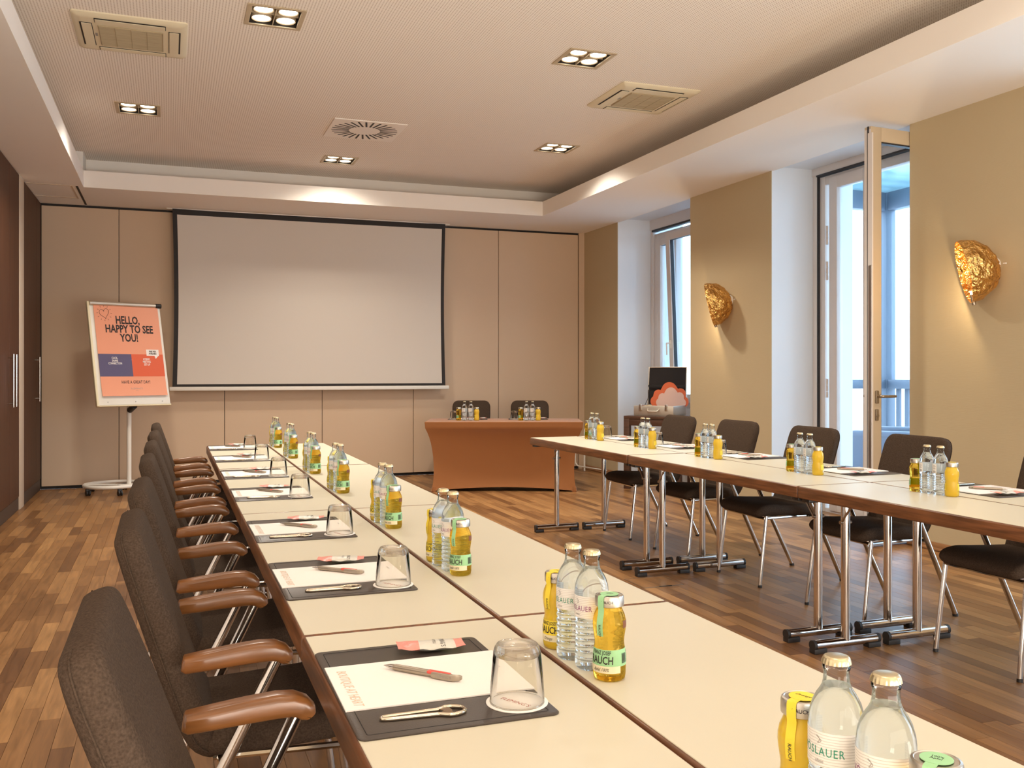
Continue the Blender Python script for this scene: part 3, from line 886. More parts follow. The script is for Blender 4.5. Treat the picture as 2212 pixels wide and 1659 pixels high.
# the sprung back of the nearest chair leans a little further
nb = [c for c in rec.children if c.name.startswith('backrest')][0]
nb.matrix_local = Mtr(-0.09, 0, 0.42) @ Mrot('Y', -2.6) @ Mtr(0.09, 0, -0.42)
# ------------------------------------------------------------------ table settings
SET = {}
# leather mat
t = empty('desk_mat')
b = nbm(); ol_ = rrect(0.298, 0.42, 0.012, 4)
loft(b, [[Vector((x + 0.155, y, z)) for x, y in rrect(0.298 - 2 * i_, 0.42 - 2 * i_, 0.012, 4)] for z, i_ in ((0, 0.0006), (0.0008, 0), (0.0022, 0), (0.003, 0.001))]); finish('pad', b, 'leather', t)
b = nbm(); tube(b, [(x + 0.155, y, 0.003) for x, y in rrect(0.27, 0.392, 0.004, 2)], 0.0007, 6, closed=True); finish('stitched_edge', b, 'black', t)
SET['mat'] = t
# writing pad
t = empty('writing_pad')
b = nbm(); box(b, 0.008, 0.305, -0.098, 0.112, 0, 0.0028, 0.0004, 1); finish('sheets', b, 'paper', t, smooth=0)
b = nbm(); join_bm(b, place(text_bm('BOUTIQUE AT HEART', 0.022, shear=0.25, sx=0.78), Mtr(0.030, 0.0, 0.0031) @ Mrot('Z', -90))); finish('handwriting', b, 'pencil', t, smooth=0)
b = nbm(); join_bm(b, place(text_bm("FLEMING'S", 0.006, sx=1.0), Mtr(0.285, 0.03, 0.0031) @ Mrot('Z', -90))); finish('print', b, 'greyink', t, smooth=0)
SET['pad'] = t
# ball pen: tip at origin, along +X
t = empty('ball_pen')
b = nbm(); lathe(b, [(0.0046, 0.020), (0.0054, 0.024), (0.0056, 0.06), (0.0056, 0.125), (0.0040, 0.134)], 14, mtx=Mtr(0, 0, 0.0057) @ Mrot('Y', 90)); finish('barrel', b, 'penmetal', t)
b = nbm(); lathe(b, [(0.0008, 0), (0.0014, 0.003), (0.0036, 0.012), (0.0046, 0.020)], 14, mtx=Mtr(0, 0, 0.0057) @ Mrot('Y', 90)); finish('tip', b, 'chrome', t)
b = nbm(); box(b, 0.088, 0.13, -0.0068, 0.0040, 0.0064, 0.0114, 0.002, 3); finish('push_button', b, 'penred', t)
b = nbm(); rings = []
for x, y, w_ in ((0.098, -0.0062, 0.0042), (0.102, -0.0064, 0.0052), (0.13, -0.0064, 0.0054), (0.140, -0.0044, 0.0054), (0.146, -0.0010, 0.0050), (0.149, 0.0026, 0.0030)):
    rings.append([Vector((x, y + q[0], 0.0062 + q[1])) for q in rrect(0.0044, w_ * 2, 0.0015, 3)])
loft(b, rings); clip = finish('clip', b, 'penmetal', t)
b = nbm(); join_bm(b, place(text_bm("FLEMING'S", 0.0058, sx=1.05), Mtr(0.121, -0.0088, 0.0062) @ Mrot('X', 90))); finish('lettering', b, 'greyink', clip, smooth=0)
SET['pen'] = t
# bottle opener of bent rod, tail at origin, head towards +X
t = empty('bottle_opener')
b = nbm()
pts = [(0.085, 0.0085), (0.012, 0.0058), (0.001, 0.003), (0.001, -0.003), (0.012, -0.0058), (0.085, -0.0085), (0.098, -0.0165), (0.108, -0.0165), (0.124, -0.009), (0.124, 0.009), (0.108, 0.0165), (0.098, 0.0165), (0.085, 0.0085)]
tube(b, fillet([(x, y, 0.0034) for x, y in pts], 0.008, 4)[:-1], 0.0032, 10, closed=True); finish('rod', b, 'opener', t)
b = nbm(); rings = []
loft(b, [[Vector((x, y, z)) for x, y in ((0.086, -0.009), (0.100, -0.016), (0.1035, -0.009), (0.105, 0), (0.1035, 0.009), (0.100, 0.016), (0.086, 0.009), (0.093, 0.0))] for z in (0.0022, 0.0046)]); finish('lifter', b, 'opener', t)
SET['opener'] = t
# snack sachet, long axis X, centred
t = empty('snack_sachet')
def pillow(bm, x0, x1, n=8, m=8):
    g = {}
    for sg in (1, -1):
        for i in range(n + 1):
            for j in range(m + 1):
                x = x0 + (x1 - x0) * i / n; y = -0.027 + 0.054 * j / m
                e = max(0.0, 1 - (abs(x) / 0.048) ** 4) * max(0.0, 1 - (abs(y) / 0.027) ** 2.4)
                z = 0.008 + 0.0002 * sg + sg * 0.0075 * e + 0.0012 * math.sin(x * 170 + y * 60) * (1 - e) + (0.0035 * (x / 0.06) ** 2 if sg else 0)
                if sg < 0: z = max(z, 0.0006)
                g[sg, i, j] = bm.verts.new((x, y * (1 - 0.05 * math.cos(x * 26)), z))
    for sg in (1, -1):
        for i in range(n):
            for j in range(m): bm.faces.new([g[sg, a, c] for a, c in ((i, j), (i + 1, j), (i + 1, j + 1), (i, j + 1))])
b = nbm(); pillow(b, -0.022, 0.043, 10, 8); bod = finish('wrapper', b, 'foilgrey', t, smooth=60)
b = nbm(); pillow(b, -0.060, -0.022, 6, 8); finish('pink_end', b, 'foilpink', t, smooth=60)
b = nbm(); pillow(b, 0.043, 0.060, 3, 8); finish('pink_end', b, 'foilpink', t, smooth=60)
def sach_text(s, size, x, sx=0.9):
    q = place(text_bm(s, size, sx=sx, spacing=1.1), Mtr(x, 0, 0) @ Mrot('Z', -90))
    for v in q.verts:
        e = max(0.0, 1 - (abs(v.co.x) / 0.048) ** 4) * max(0.0, 1 - (abs(v.co.y) / 0.027) ** 2.4)
        v.co.z = 0.0088 + 0.0075 * e
    return q
b = nbm(); join_bm(b, sach_text("FLEMING'S", 0.0125, 0.020, 0.72)); join_bm(b, sach_text('HOTELS', 0.0075, 0.0055)); finish('lettering', b, 'ink', bod, smooth=0)
SET['sachet'] = t
# coaster and upturned tumbler
t = empty('coaster')
b = nbm(); lathe(b, [(0.0465, 0), (0.047, 0.0004), (0.047, 0.0012), (0.0465, 0.0016)], 40); finish('disc', b, 'coaster', t)
b = nbm(); join_bm(b, place(text_bm("FLEMING'S", 0.0125, sx=0.95), Mtr(-0.004, -0.002, 0.0018) @ Mrot('Z', -68))); finish('lettering', b, 'redink', t, smooth=0)
SET['coaster'] = t
t = empty('tumbler')
b = nbm(); lathe(b, [(0.0418, 0), (0.0408, 0.02), (0.0385, 0.05), (0.0362, 0.075), (0.0340, 0.083), (0.031, 0.087)], 32, cap=False); finish('wall', b, 'tumbler', t, smooth=80)
b = nbm(); lathe(b, [(0.0395, 0.001), (0.0385, 0.02), (0.0362, 0.05), (0.034, 0.070)], 32, cap=False); finish('inner_wall', b, 'tumbler', t, smooth=80)
b = nbm(); lathe(b, [(0.0335, 0.0705), (0.0352, 0.0745), (0.0338, 0.082), (0.031, 0.0868), (0.027, 0.0868), (0.022, 0.083), (0.0, 0.082)], 32, cap=False)
lathe(b, [(0.0335, 0.0705), (0.024, 0.0725), (0.0, 0.074)], 32, cap=False); bmesh.ops.remove_doubles(b, verts=b.verts[:], dist=1e-5); finish('thick_base', b, 'tumblerbase', t, smooth=50)
b = nbm(); tube(b, [(0.0408 * math.cos(a * PI / 16), 0.0408 * math.sin(a * PI / 16), 0.0012) for a in range(32)], 0.0011, 6, closed=True); finish('rim', b, 'tumblerbase', t)
SET['tumbler'] = t
# water bottles
def water_r(z):
    pr = WPROF
    for (r0, z0), (r1, z1) in zip(pr, pr[1:]):
        if z0 <= z <= z1: return r0 + (r1 - r0) * (z - z0) / max(1e-6, z1 - z0)
    return pr[-1][0]
WPROF = [(0.0235, 0.0), (0.0272, 0.003), (0.0286, 0.009)]
for i in range(7):
    z = 0.013 + i * 0.0102
    WPROF += [(0.0288, z), (0.0288, z + 0.004), (0.0271, z + 0.0062), (0.0271, z + 0.0082)]
WPROF += [(0.0288, 0.085), (0.0291, 0.088), (0.0291, 0.126), (0.0288, 0.133), (0.0276, 0.142), (0.0250, 0.151), (0.0208, 0.159), (0.0168, 0.165), (0.0150, 0.169)]
def stripes():
    m = mat('wavy lined label', (0.82, 0.79, 0.75), 0.6)
    nt = m.node_tree; bs = nt.nodes['Principled BSDF']
    tc = nt.nodes.new('ShaderNodeTexCoord'); w_ = nt.nodes.new('ShaderNodeTexWave')
    w_.wave_type = 'BANDS'; w_.bands_direction = 'Z'
    w_.inputs['Scale'].default_value = 105; w_.inputs['Distortion'].default_value = 1.2; w_.inputs['Detail'].default_value = 0
    nt.links.new(tc.outputs['Object'], w_.inputs['Vector'])
    rp = nt.nodes.new('ShaderNodeValToRGB'); rp.color_ramp.elements[0].position = 0.05; rp.color_ramp.elements[0].color = (0.60, 0.56, 0.52, 1)
    rp.color_ramp.elements[1].position = 0.25; rp.color_ramp.elements[1].color = (0.82, 0.79, 0.75, 1)
    nt.links.new(w_.outputs['Fac'], rp.inputs[0]); nt.links.new(rp.outputs[0], bs.inputs['Base Color'])
    return m
M['wavylabel'] = stripes()
def band(bm, rf, z0, z1, a0, a1, n=28, off=0.0003, m=1):
    rings = []
    for i in range(n + 1):
        a = R(a0 + (a1 - a0) * i / n)
        rings.append([bm.verts.new(((rf(z0 + (z1 - z0) * j / m) + off) * math.cos(a), (rf(z0 + (z1 - z0) * j / m) + off) * math.sin(a), z0 + (z1 - z0) * j / m)) for j in range(m + 1)])
    for a, c in zip(rings, rings[1:]):
        for j in range(m): bm.faces.new((a[j], c[j], c[j + 1], a[j + 1]))
NB = 28
def build_water(inkname, small):
    t = empty('water_bottle')
    b = nbm(); lathe(b, WPROF, NB); finish('filled_body', b, 'waterglass', t, smooth=35)
    b = nbm(); lathe(b, [(0.0150, 0.169), (0.0138, 0.174), (0.0132, 0.181), (0.0135, 0.185), (0.0145, 0.1865), (0.0145, 0.1895), (0.0132, 0.191), (0.0132, 0.1925)], NB, cap=False); finish('neck', b, 'neckglass', t, smooth=50)
    b = nbm(); rings = []
    for z, r, k_ in ((0.1915, 0.0141, 1.0), (0.1920, 0.0152, 1.0), (0.1950, 0.0147, 0.6), (0.1975, 0.0141, 0.15), (0.1993, 0.0128, 0), (0.2000, 0.0105, 0)):
        rings.append([Vector(((r + 0.0006 * k_ * math.cos(21 * 2 * PI * i / 84)) * math.cos(2 * PI * i / 84), (r + 0.0006 * k_ * math.cos(21 * 2 * PI * i / 84)) * math.sin(2 * PI * i / 84), z)) for i in range(84)])
    loft(b, rings); finish('crown_cap', b, 'cap', t, smooth=50)
    b = nbm(); band(b, water_r, 0.0885, 0.1255, 65, 352, 40, 0.0003); lb = finish('label', b, 'wavylabel', t)
    rf = lambda z: 0.0291 + 0.0006
    b = nbm(); join_bm(b, wrap(text_bm('VÖSLAUER', 0.0125, sx=0.82, spacing=1.12), rf, 0.1045, R(180))); finish('lettering', b, inkname, lb, smooth=0)
    b = nbm()
    if small: join_bm(b, wrap(text_bm(small, 0.0052), rf, 0.0945, R(180)))
    else: band(b, rf, 0.0938, 0.0952, 170, 188, 4, 0)
    for s in (0, 1):
        q = nbm(); tube(q, [(-0.003 + 0.0045 * math.sin(i * 0.5) * (1 - s * 0.4), 0.001 * s + i * 0.0011, 0) for i in range(8)], 0.00025, 4); join_bm(b, wrap(q, rf, 0.1125, R(182)))
    finish('small_print', b, 'greyink', lb, smooth=0)
    b = nbm()
    for z, a0, a1 in ((0.119, 318, 340), (0.115, 318, 345), (0.110, 318, 338), (0.106, 318, 344), (0.102, 80, 108), (0.106, 80, 104), (0.110, 80, 110), (0.114, 80, 100)): band(b, rf, z, z + 0.0016, a0, a1, 4, 0)
    for i in range(9): band(b, rf, 0.091, 0.099, 318 + i * 3, 319.6 + i * 3, 1, 0)
    finish('back_print', b, 'greyink', lb, smooth=0)
    return t
SET['green'] = build_water('greenink', 'ohne')
SET['purple'] = build_water('purpleink', None)
# juice bottles
JPROF = [(0.0215, 0.0), (0.0255, 0.003), (0.0268, 0.010), (0.0270, 0.020), (0.0266, 0.040), (0.0254, 0.051), (0.0243, 0.058), (0.0241, 0.063), (0.0250, 0.071), (0.0266, 0.081), (0.0273, 0.089), (0.0270, 0.097), (0.0252, 0.105), (0.0222, 0.112), (0.0204, 0.116), (0.0202, 0.1195)]
def juice_r(z):
    for (r0, z0), (r1, z1) in zip(JPROF, JPROF[1:]):
        if z0 <= z <= z1: return r0 + (r1 - r0) * (z - z0) / (z1 - z0)
    return JPROF[-1][0]
def build_juice(juice, labelcol, kind):
    t = empty('juice_bottle')
    b = nbm(); lathe(b, JPROF, NB); finish('filled_body', b, juice, t, smooth=60)
    b = nbm(); lathe(b, [(0.0225, 0.1195), (0.0238, 0.1205), (0.0241, 0.124), (0.0238, 0.134), (0.0228, 0.1370), (0.0205, 0.1378), (0.0196, 0.1370)], NB); ld = finish('screw_lid', b, 'lid', t, smooth=40)
    b = nbm(); join_bm(b, wrap(text_bm('RAUCH', 0.006, bold=0.01), lambda z: 0.0245, 0.1285, R(205))); finish('lid_lettering', b, 'ink', ld, smooth=0)
    b = nbm(); band(b, juice_r, 0.0255, 0.0525, 70, 325, 36, 0.0004, 4); lb = finish('label', b, labelcol, t)
    b = nbm(); band(b, juice_r, 0.0150, 0.0265, 95, 255, 26, 0.0006, 2); finish('label_band', b, 'labelcream', lb)
    rf = lambda z: juice_r(z) + 0.0009
    b = nbm(); join_bm(b, wrap(text_bm('FRANZ JOSEF', 0.0088, bold=0.012, sx=0.66), rf, 0.0475, R(183))); join_bm(b, wrap(text_bm('RAUCH', 0.0175, bold=0.015, sx=0.74), rf, 0.0352, R(183)))
    join_bm(b, wrap(text_bm(kind, 0.0078, shear=0.4, sx=0.8), rf, 0.0205, R(183))); finish('lettering', b, 'ink', lb, smooth=0)
    b = nbm()
    for i in range(10): band(b, rf, 0.030, 0.046, 262 + i * 2.6, 263.5 + i * 2.6, 1, 0)
    for i in range(5): band(b, rf, 0.030 + i * 0.004, 0.0312 + i * 0.004, 292, 318, 4, 0)
    finish('back_print', b, 'ink', lb, smooth=0)
    # seal strip over the lid
    b = nbm()
    pth = [(0.0, 0.1385), (0.012, 0.1385), (0.0200, 0.1382), (0.0232, 0.1375), (0.0244, 0.134), (0.0246, 0.122), (0.0232, 0.1165), (0.0240, 0.110), (0.0264, 0.102), (0.0275, 0.095), (0.0277, 0.088), (0.0270, 0.080), (0.0258, 0.074)]
    g = [[b.verts.new((-r, y, z)) for y in (-0.0058, 0.0, 0.0058)] for r, z in pth]
    for a, c in zip(g, g[1:]):
        for j in (0, 1): b.faces.new((a[j], a[j + 1], c[j + 1], c[j]))
    lathe(b, [(0.0150, 0.1380), (0.0150, 0.1386)], 24); st = finish('seal_strip', b, labelcol, t)
    b = nbm(); q = place(text_bm('RAUCH', 0.0058, bold=0.01), Mrot('Z', -90)); 
    for v in q.verts: v.co = Vector((-(rf(0.083 + v.co.y) + 0.0006), -v.co.x, 0.083 + v.co.y))
    join_bm(b, q)
    if kind == 'Orange': join_bm(b, place(text_bm(kind, 0.0066, shear=0.4), Mtr(0.0015, 0, 0.1388) @ Mrot('Z', -90)))
    else: join_bm(b, place(text_bm('100%\nApfel', 0.0055), Mtr(0.001, 0, 0.1388) @ Mrot('Z', -90)))
    finish('strip_lettering', b, 'ink', st, smooth=0)
    if kind != 'Orange':
        b = nbm(); band(b, juice_r, 0.086, 0.098, 268, 305, 8, 0.0004, 2); finish('side_sticker', b, 'cocoa', t)
    return t
SET['apple'] = build_juice('apple', 'labelgreen', 'Apfel 100%')
SET['orange'] = build_juice('orangejuice', 'labelyellow', 'Orange')
for o in SET.values(): pass
used = set()
def put(key, base, rot, x, y, z, rz, label, cat, group):
    c, s = math.cos(rot), math.sin(rot)
    loc = (base[0] + x * c - y * s, base[1] + x * s + y * c, z)
    o = SET[key]
    if key in used: o = dup(o)
    used.add(key)
    o.location = loc; o.rotation_euler = (0, 0, rot + R(rz))
    tag(o, label, cat, group)
    return o
def setting(base, rot, place_, bottles=True, mat_=True, rnd=None, drop=()):
    rnd = rnd or random.Random(hash(place_) % 1000)
    j = lambda a: rnd.uniform(-a, a)
    if mat_:
        put('mat', base, rot, 0, 0, TZ, 0, f'black leather desk mat, {place_}', 'desk mat', 'leather desk mats')
        put('pad', base, rot, 0, j(0.004), TZ + 0.003, j(0.6), f'white writing pad on desk mat, {place_}', 'paper', 'writing pads')
        zt = TZ + 0.0058
        put('pen', base, rot, 0.102, 0.073 + j(0.006), zt, -45.5 + j(3), f'champagne ball pen with coral accent, {place_}', 'pen', 'ball pens')
        put('opener', base, rot, 0.053 + j(0.005), -0.150, TZ + 0.003, -1.5 + j(2), f'polished metal bottle opener, {place_}', 'bottle opener', 'bottle openers')
        put('sachet', base, rot, 0.197 + j(0.01), 0.156, TZ + 0.003, -13 + j(8), f'grey and pink snack sachet, {place_}', 'snack', 'snack sachets')
        put('coaster', base, rot, 0.258, -0.147, TZ + 0.003, j(15), f'round white paper coaster under the tumbler, {place_}', 'coaster', 'paper coasters')
        put('tumbler', base, rot, 0.258, -0.147, TZ + 0.0047, 0, f'upturned clear glass tumbler, {place_}', 'glass', 'water tumblers')
    if bottles:
        put('apple', base, rot, 0.443, -0.083 + j(0.004), TZ, 29 + j(5), f'small apple juice bottle with mint label, {place_}', 'bottle', 'apple juice bottles')
        put('purple', base, rot, 0.440, -0.022 + j(0.003), TZ, 18 + j(6), f'clear water bottle with purple lettering, {place_}', 'bottle', 'water bottles')
        put('green', base, rot, 0.433, 0.042 + j(0.003), TZ, 20 + j(6), f'clear water bottle with green lettering, {place_}', 'bottle', 'water bottles')
        put('orange', base, rot, 0.432, 0.102 + j(0.004), TZ, 18 + j(8), f'small orange juice bottle with yellow label, {place_}', 'bottle', 'orange juice bottles')
LSET = [0.768, 1.462, 2.290, 3.022, 3.952, 4.735, 5.605, 6.420]
lw = ['nearest the camera', 'second from the camera', 'third from the camera', 'fourth from the camera', 'fifth from the camera', 'sixth from the camera', 'seventh from the camera', 'farthest from the camera']
for i, y in enumerate(LSET):
    setting((0.235, y), 0.0, f'left table row, place {lw[i]}', mat_=(i > 0), rnd=random.Random(i + 3))
RSET = [6.28, 5.49, 4.72, 3.84, 3.01]
rw = ['farthest from the camera', 'second from the far end', 'middle of the five', 'fourth from the far end', 'nearest the camera']
for i, y in enumerate(RSET):
    setting((3.40, y), PI, f'right table row, place {rw[i]}', rnd=random.Random(i + 31))

# ------------------------------------------------------------------ copper table in front of the partition
RV, FV = Vector((CY, -SY, 0)), Vector((SY, CY, 0))      # right and forward of the camera, for this table set square to it
def rf(r, f, z=0): return RV * r + FV * f + Vector((0, 0, z))
ct = tag(empty('covered_table', rf(-0.082, 9.76), -YAW), 'presenter table in a copper coloured stretch cover at the far wall', 'table')
hl, hd = 0.803, 0.36
def cover_ring(zlev):
    """outline of the stretch cover at height fraction q (0 top edge, 1 floor)"""
    out = []
    q = zlev
    per = []
    n1, n2 = 20, 10
    for i in range(n1): per.append((-1 + 2 * i / n1, -1, i / n1, 'x'))
    for i in range(n2): per.append((1, -1 + 2 * i / n2, i / n2, 'y'))
    for i in range(n1): per.append((1 - 2 * i / n1, 1, i / n1, 'x'))
    for i in range(n2): per.append((-1, 1 - 2 * i / n2, i / n2, 'y'))
    if q <= 0.09: ins = 0.006 * (q / 0.09); sag = 0.0
    else:
        k_ = (q - 0.09) / 0.91
        ins = 0.006 + 0.092 * (1 - math.exp(-3.6 * k_)) - 0.034 * k_ ** 6
        sag = 0.075 * (1 - math.exp(-6 * k_)) * (1 - 0.25 * k_)
    for px, py, t, ax in per:
        w_ = math.sin(PI * t) ** 0.8
        x, y = px * (hl - ins), py * (hd - ins)
        if ax == 'x': y -= py * sag * w_
        else: x -= px * sag * w_
        z = (0.714 - 0.706 * q) + (0.035 * w_ * max(0, (q - 0.8) / 0.2) if q > 0.8 else 0)
        out.append(Vector((x, y, z)))
    return out
b = nbm()
qs = [0, 0.03, 0.06, 0.085, 0.10, 0.12, 0.16, 0.22, 0.3, 0.4, 0.5, 0.6, 0.7, 0.8, 0.87, 0.93, 0.96, 1.0]
rings = [[Vector((p.x * 0.985, p.y * 0.97, 0.7178)) for p in cover_ring(0)], [Vector((p.x * 0.996, p.y * 0.99, 0.7172)) for p in cover_ring(0)]] + [cover_ring(q) for q in qs]
vr = loft(b, rings, cap=False); b.faces.new(vr[0])
finish('stretch_cover', b, 'cloth', ct, smooth=50)
for sx in (-1, 1):
    for sy_ in (-1, 1):
        b = nbm(); x, y = sx * (hl - 0.086), sy_ * (hd - 0.086)
        loft(b, [[Vector((x + r * math.cos(a * PI / 6), y + r * math.sin(a * PI / 6), z)) for a in range(12)] for r, z in ((0.024, 0), (0.026, 0.008), (0.020, 0.05))])
        finish('foot_pocket', b, 'cloth', ct)
FACE = math.atan2(-CY, -SY)
for (r, nm) in ((-0.470, 'left place on the copper table'), (0.172, 'right place on the copper table')):
    p = rf(r, 10.115)
    setting((p.x, p.y), FACE, nm, rnd=random.Random(77 + int(r * 10)))
for r, nm in ((-0.475, 'behind the copper table, left'), (0.208, 'behind the copper table, right')):
    p = rf(r, 10.60)
    o = dup(lastC, (p.x, p.y, 0), FACE)
    tag(o, f'dark brown upholstered armchair {nm}', 'chair', 'armchairs behind the copper table')

# ------------------------------------------------------------------ walnut side table with the aluminium case, in the window niche
A0 = R(-49.6)
tb = tag(empty('side_table', (4.47, 8.74, 0), A0), 'dark walnut side table standing at the far window niche', 'table')
TL, TD, TH = 0.62, 0.46, 0.763
b = nbm(); box(b, 0, TL, 0, TD, TH - 0.03, TH, 0.003); box(b, 0.06, TL - 0.06, 0.006, 0.025, TH - 0.10, TH - 0.03, 0.002); finish('tabletop', b, 'darktable', tb)
for x in (0, TL - 0.062):
    for y in (0, TD - 0.062):
        b = nbm(); box(b, x, x + 0.062, y, y + 0.062, 0, TH - 0.03, 0.003); finish('leg', b, 'darktable', tb)
cs = tag(empty('aluminium_case', (4.559 + 0.02, 8.72, TH), A0), 'open aluminium flight case with black foam lid on the walnut side table', 'case')
CL, CDp, CH = 0.435, 0.40, 0.106
b = nbm()
box(b, 0, CL, 0, 0.012, 0.002, CH, 0.003); box(b, 0, CL, CDp - 0.012, CDp, 0.002, CH, 0.003)
box(b, 0, 0.012, 0.012, CDp - 0.012, 0.002, CH, 0.003); box(b, CL - 0.012, CL, 0.012, CDp - 0.012, 0.002, CH, 0.003); box(b, 0.006, CL - 0.006, 0.006, CDp - 0.006, 0.0, 0.012)
finish('shell', b, 'alu', cs)
b = nbm(); box(b, 0.012, CL - 0.012, 0.012, CDp - 0.012, 0.012, 0.085); finish('foam_insert', b, 'foam', cs, smooth=0)
lid = empty('lid', (0, CDp + 0.002, CH), 0, cs); lid.rotation_euler = (R(-6), 0, 0)
b = nbm(); box(b, 0, CL, 0.018, 0.03, 0, 0.41, 0.003); box(b, 0, 0.01, -0.01, 0.018, 0, 0.41, 0.002); box(b, CL - 0.01, CL, -0.01, 0.018, 0, 0.41, 0.002); box(b, 0.01, CL - 0.01, -0.01, 0.018, 0.40, 0.41, 0.002); finish('lid_shell', b, 'alu', lid)
b = nbm()
nn_, mm_ = 36, 36
g = [[b.verts.new((0.011 + (CL - 0.022) * i / nn_, 0.004 - 0.008 * abs(math.sin(i * PI / 2) * math.cos(j_ * PI / 2)) - 0.008 * abs(math.cos(i * PI / 2) * math.sin(j_ * PI / 2)) * 0, 0.004 + 0.394 * j_ / mm_)) for j_ in range(mm_ + 1)] for i in range(nn_ + 1)]
for i in range(nn_):
    for j_ in range(mm_): b.faces.new((g[i][j_], g[i + 1][j_], g[i + 1][j_ + 1], g[i][j_ + 1]))
finish('egg_crate_foam', b, 'foam', lid, smooth=80)
b = nbm(); box(b, 0.012, CL - 0.012, -0.034, -0.032, 0.19, 0.212); finish('strap', b, 'blackplastic', lid, smooth=0)
for x in (0.075, CL - 0.075):
    b = nbm(); box(b, x - 0.018, x + 0.018, -0.008, 0, 0.055, 0.095, 0.003); box(b, x - 0.014, x + 0.014, -0.012, -0.002, 0.085, 0.122, 0.003); finish('latch', b, 'steel', cs)
b = nbm(); tube(b, fillet([(CL / 2 - 0.062, 0, 0.075), (CL / 2 - 0.055, -0.028, 0.050), (CL / 2 + 0.055, -0.028, 0.050), (CL / 2 + 0.062, 0, 0.075)], 0.02), 0.007, 10); finish('carry_handle', b, 'alu', cs)
b = nbm(); tube(b, fillet([(0.01, 0.30, CH), (0.03, 0.34, CH + 0.07), (0.012, CDp - 0.005, CH + 0.16)], 0.02), 0.003, 6); finish('lid_stay', b, 'blackplastic', cs)
def cloud(name, col, xo, zo, sc, y, label):
    t = tag(empty(name, cs.location + Vector((0, 0, CH)), A0), label, 'card', 'cloud cards in the aluminium case')
    pts = []
    lob = [(-0.15, 0.05, 0.06), (-0.12, 0.12, 0.055), (0.0, 0.17, 0.085), (0.12, 0.13, 0.06), (0.15, 0.05, 0.06)]
    outl = [(-0.13, 0.0)]
    for cx_, cz, r in lob:
        a0 = 200 if cx_ < 0 else 150
        a0, a1 = {-0.15: (235, 120), -0.12: (170, 65), 0.0: (145, 35), 0.12: (115, 10), 0.15: (60, -55)}[cx_]
        for i in range(9):
            a = R(a0 + (a1 - a0) * i / 8); outl.append((cx_ + r * math.cos(a), cz + r * math.sin(a)))
    outl.append((0.13, 0.0))
    b = nbm()
    loft(b, [[Vector((xo + x * sc, y + yy - 0.10 * (z * sc) * 0, zo + z * sc)) for x, z in outl] for yy in (0, 0.003)])
    finish('card', b, col, t, smooth=0)
    return t
cloud('cloud_card', 'cloudorange', 0.255, -0.015, 1.02, CDp - 0.020, 'orange cloud shaped card standing in the lid of the aluminium case')
cloud('cloud_card', 'cloudpink', 0.275, -0.015, 0.80, CDp - 0.026, 'pale pink cloud shaped card strapped in front of the orange one')
mk = tag(empty('marker_pens', (cs.location.x, cs.location.y, TH + 0.085), A0), 'yellow and white marker pens lying in the open aluminium case', 'pens')
for x, y, a, col, ln in ((0.10, 0.06, 5, 'labelyellow', 0.12), (0.19, 0.07, -8, 'labelwhite', 0.13), (0.25, 0.05, 4, 'labelcream', 0.12), (0.07, 0.12, 20, 'cloudpink', 0.11)):
    b = nbm(); lathe(b, [(0.007, 0), (0.009, 0.004), (0.009, ln * 0.7), (0.0075, ln * 0.72), (0.0075, ln)], 12, mtx=Mtr(x, y, 0.012) @ Mrot('Z', a) @ Mrot('Y', 90)); finish('marker', b, col, mk)

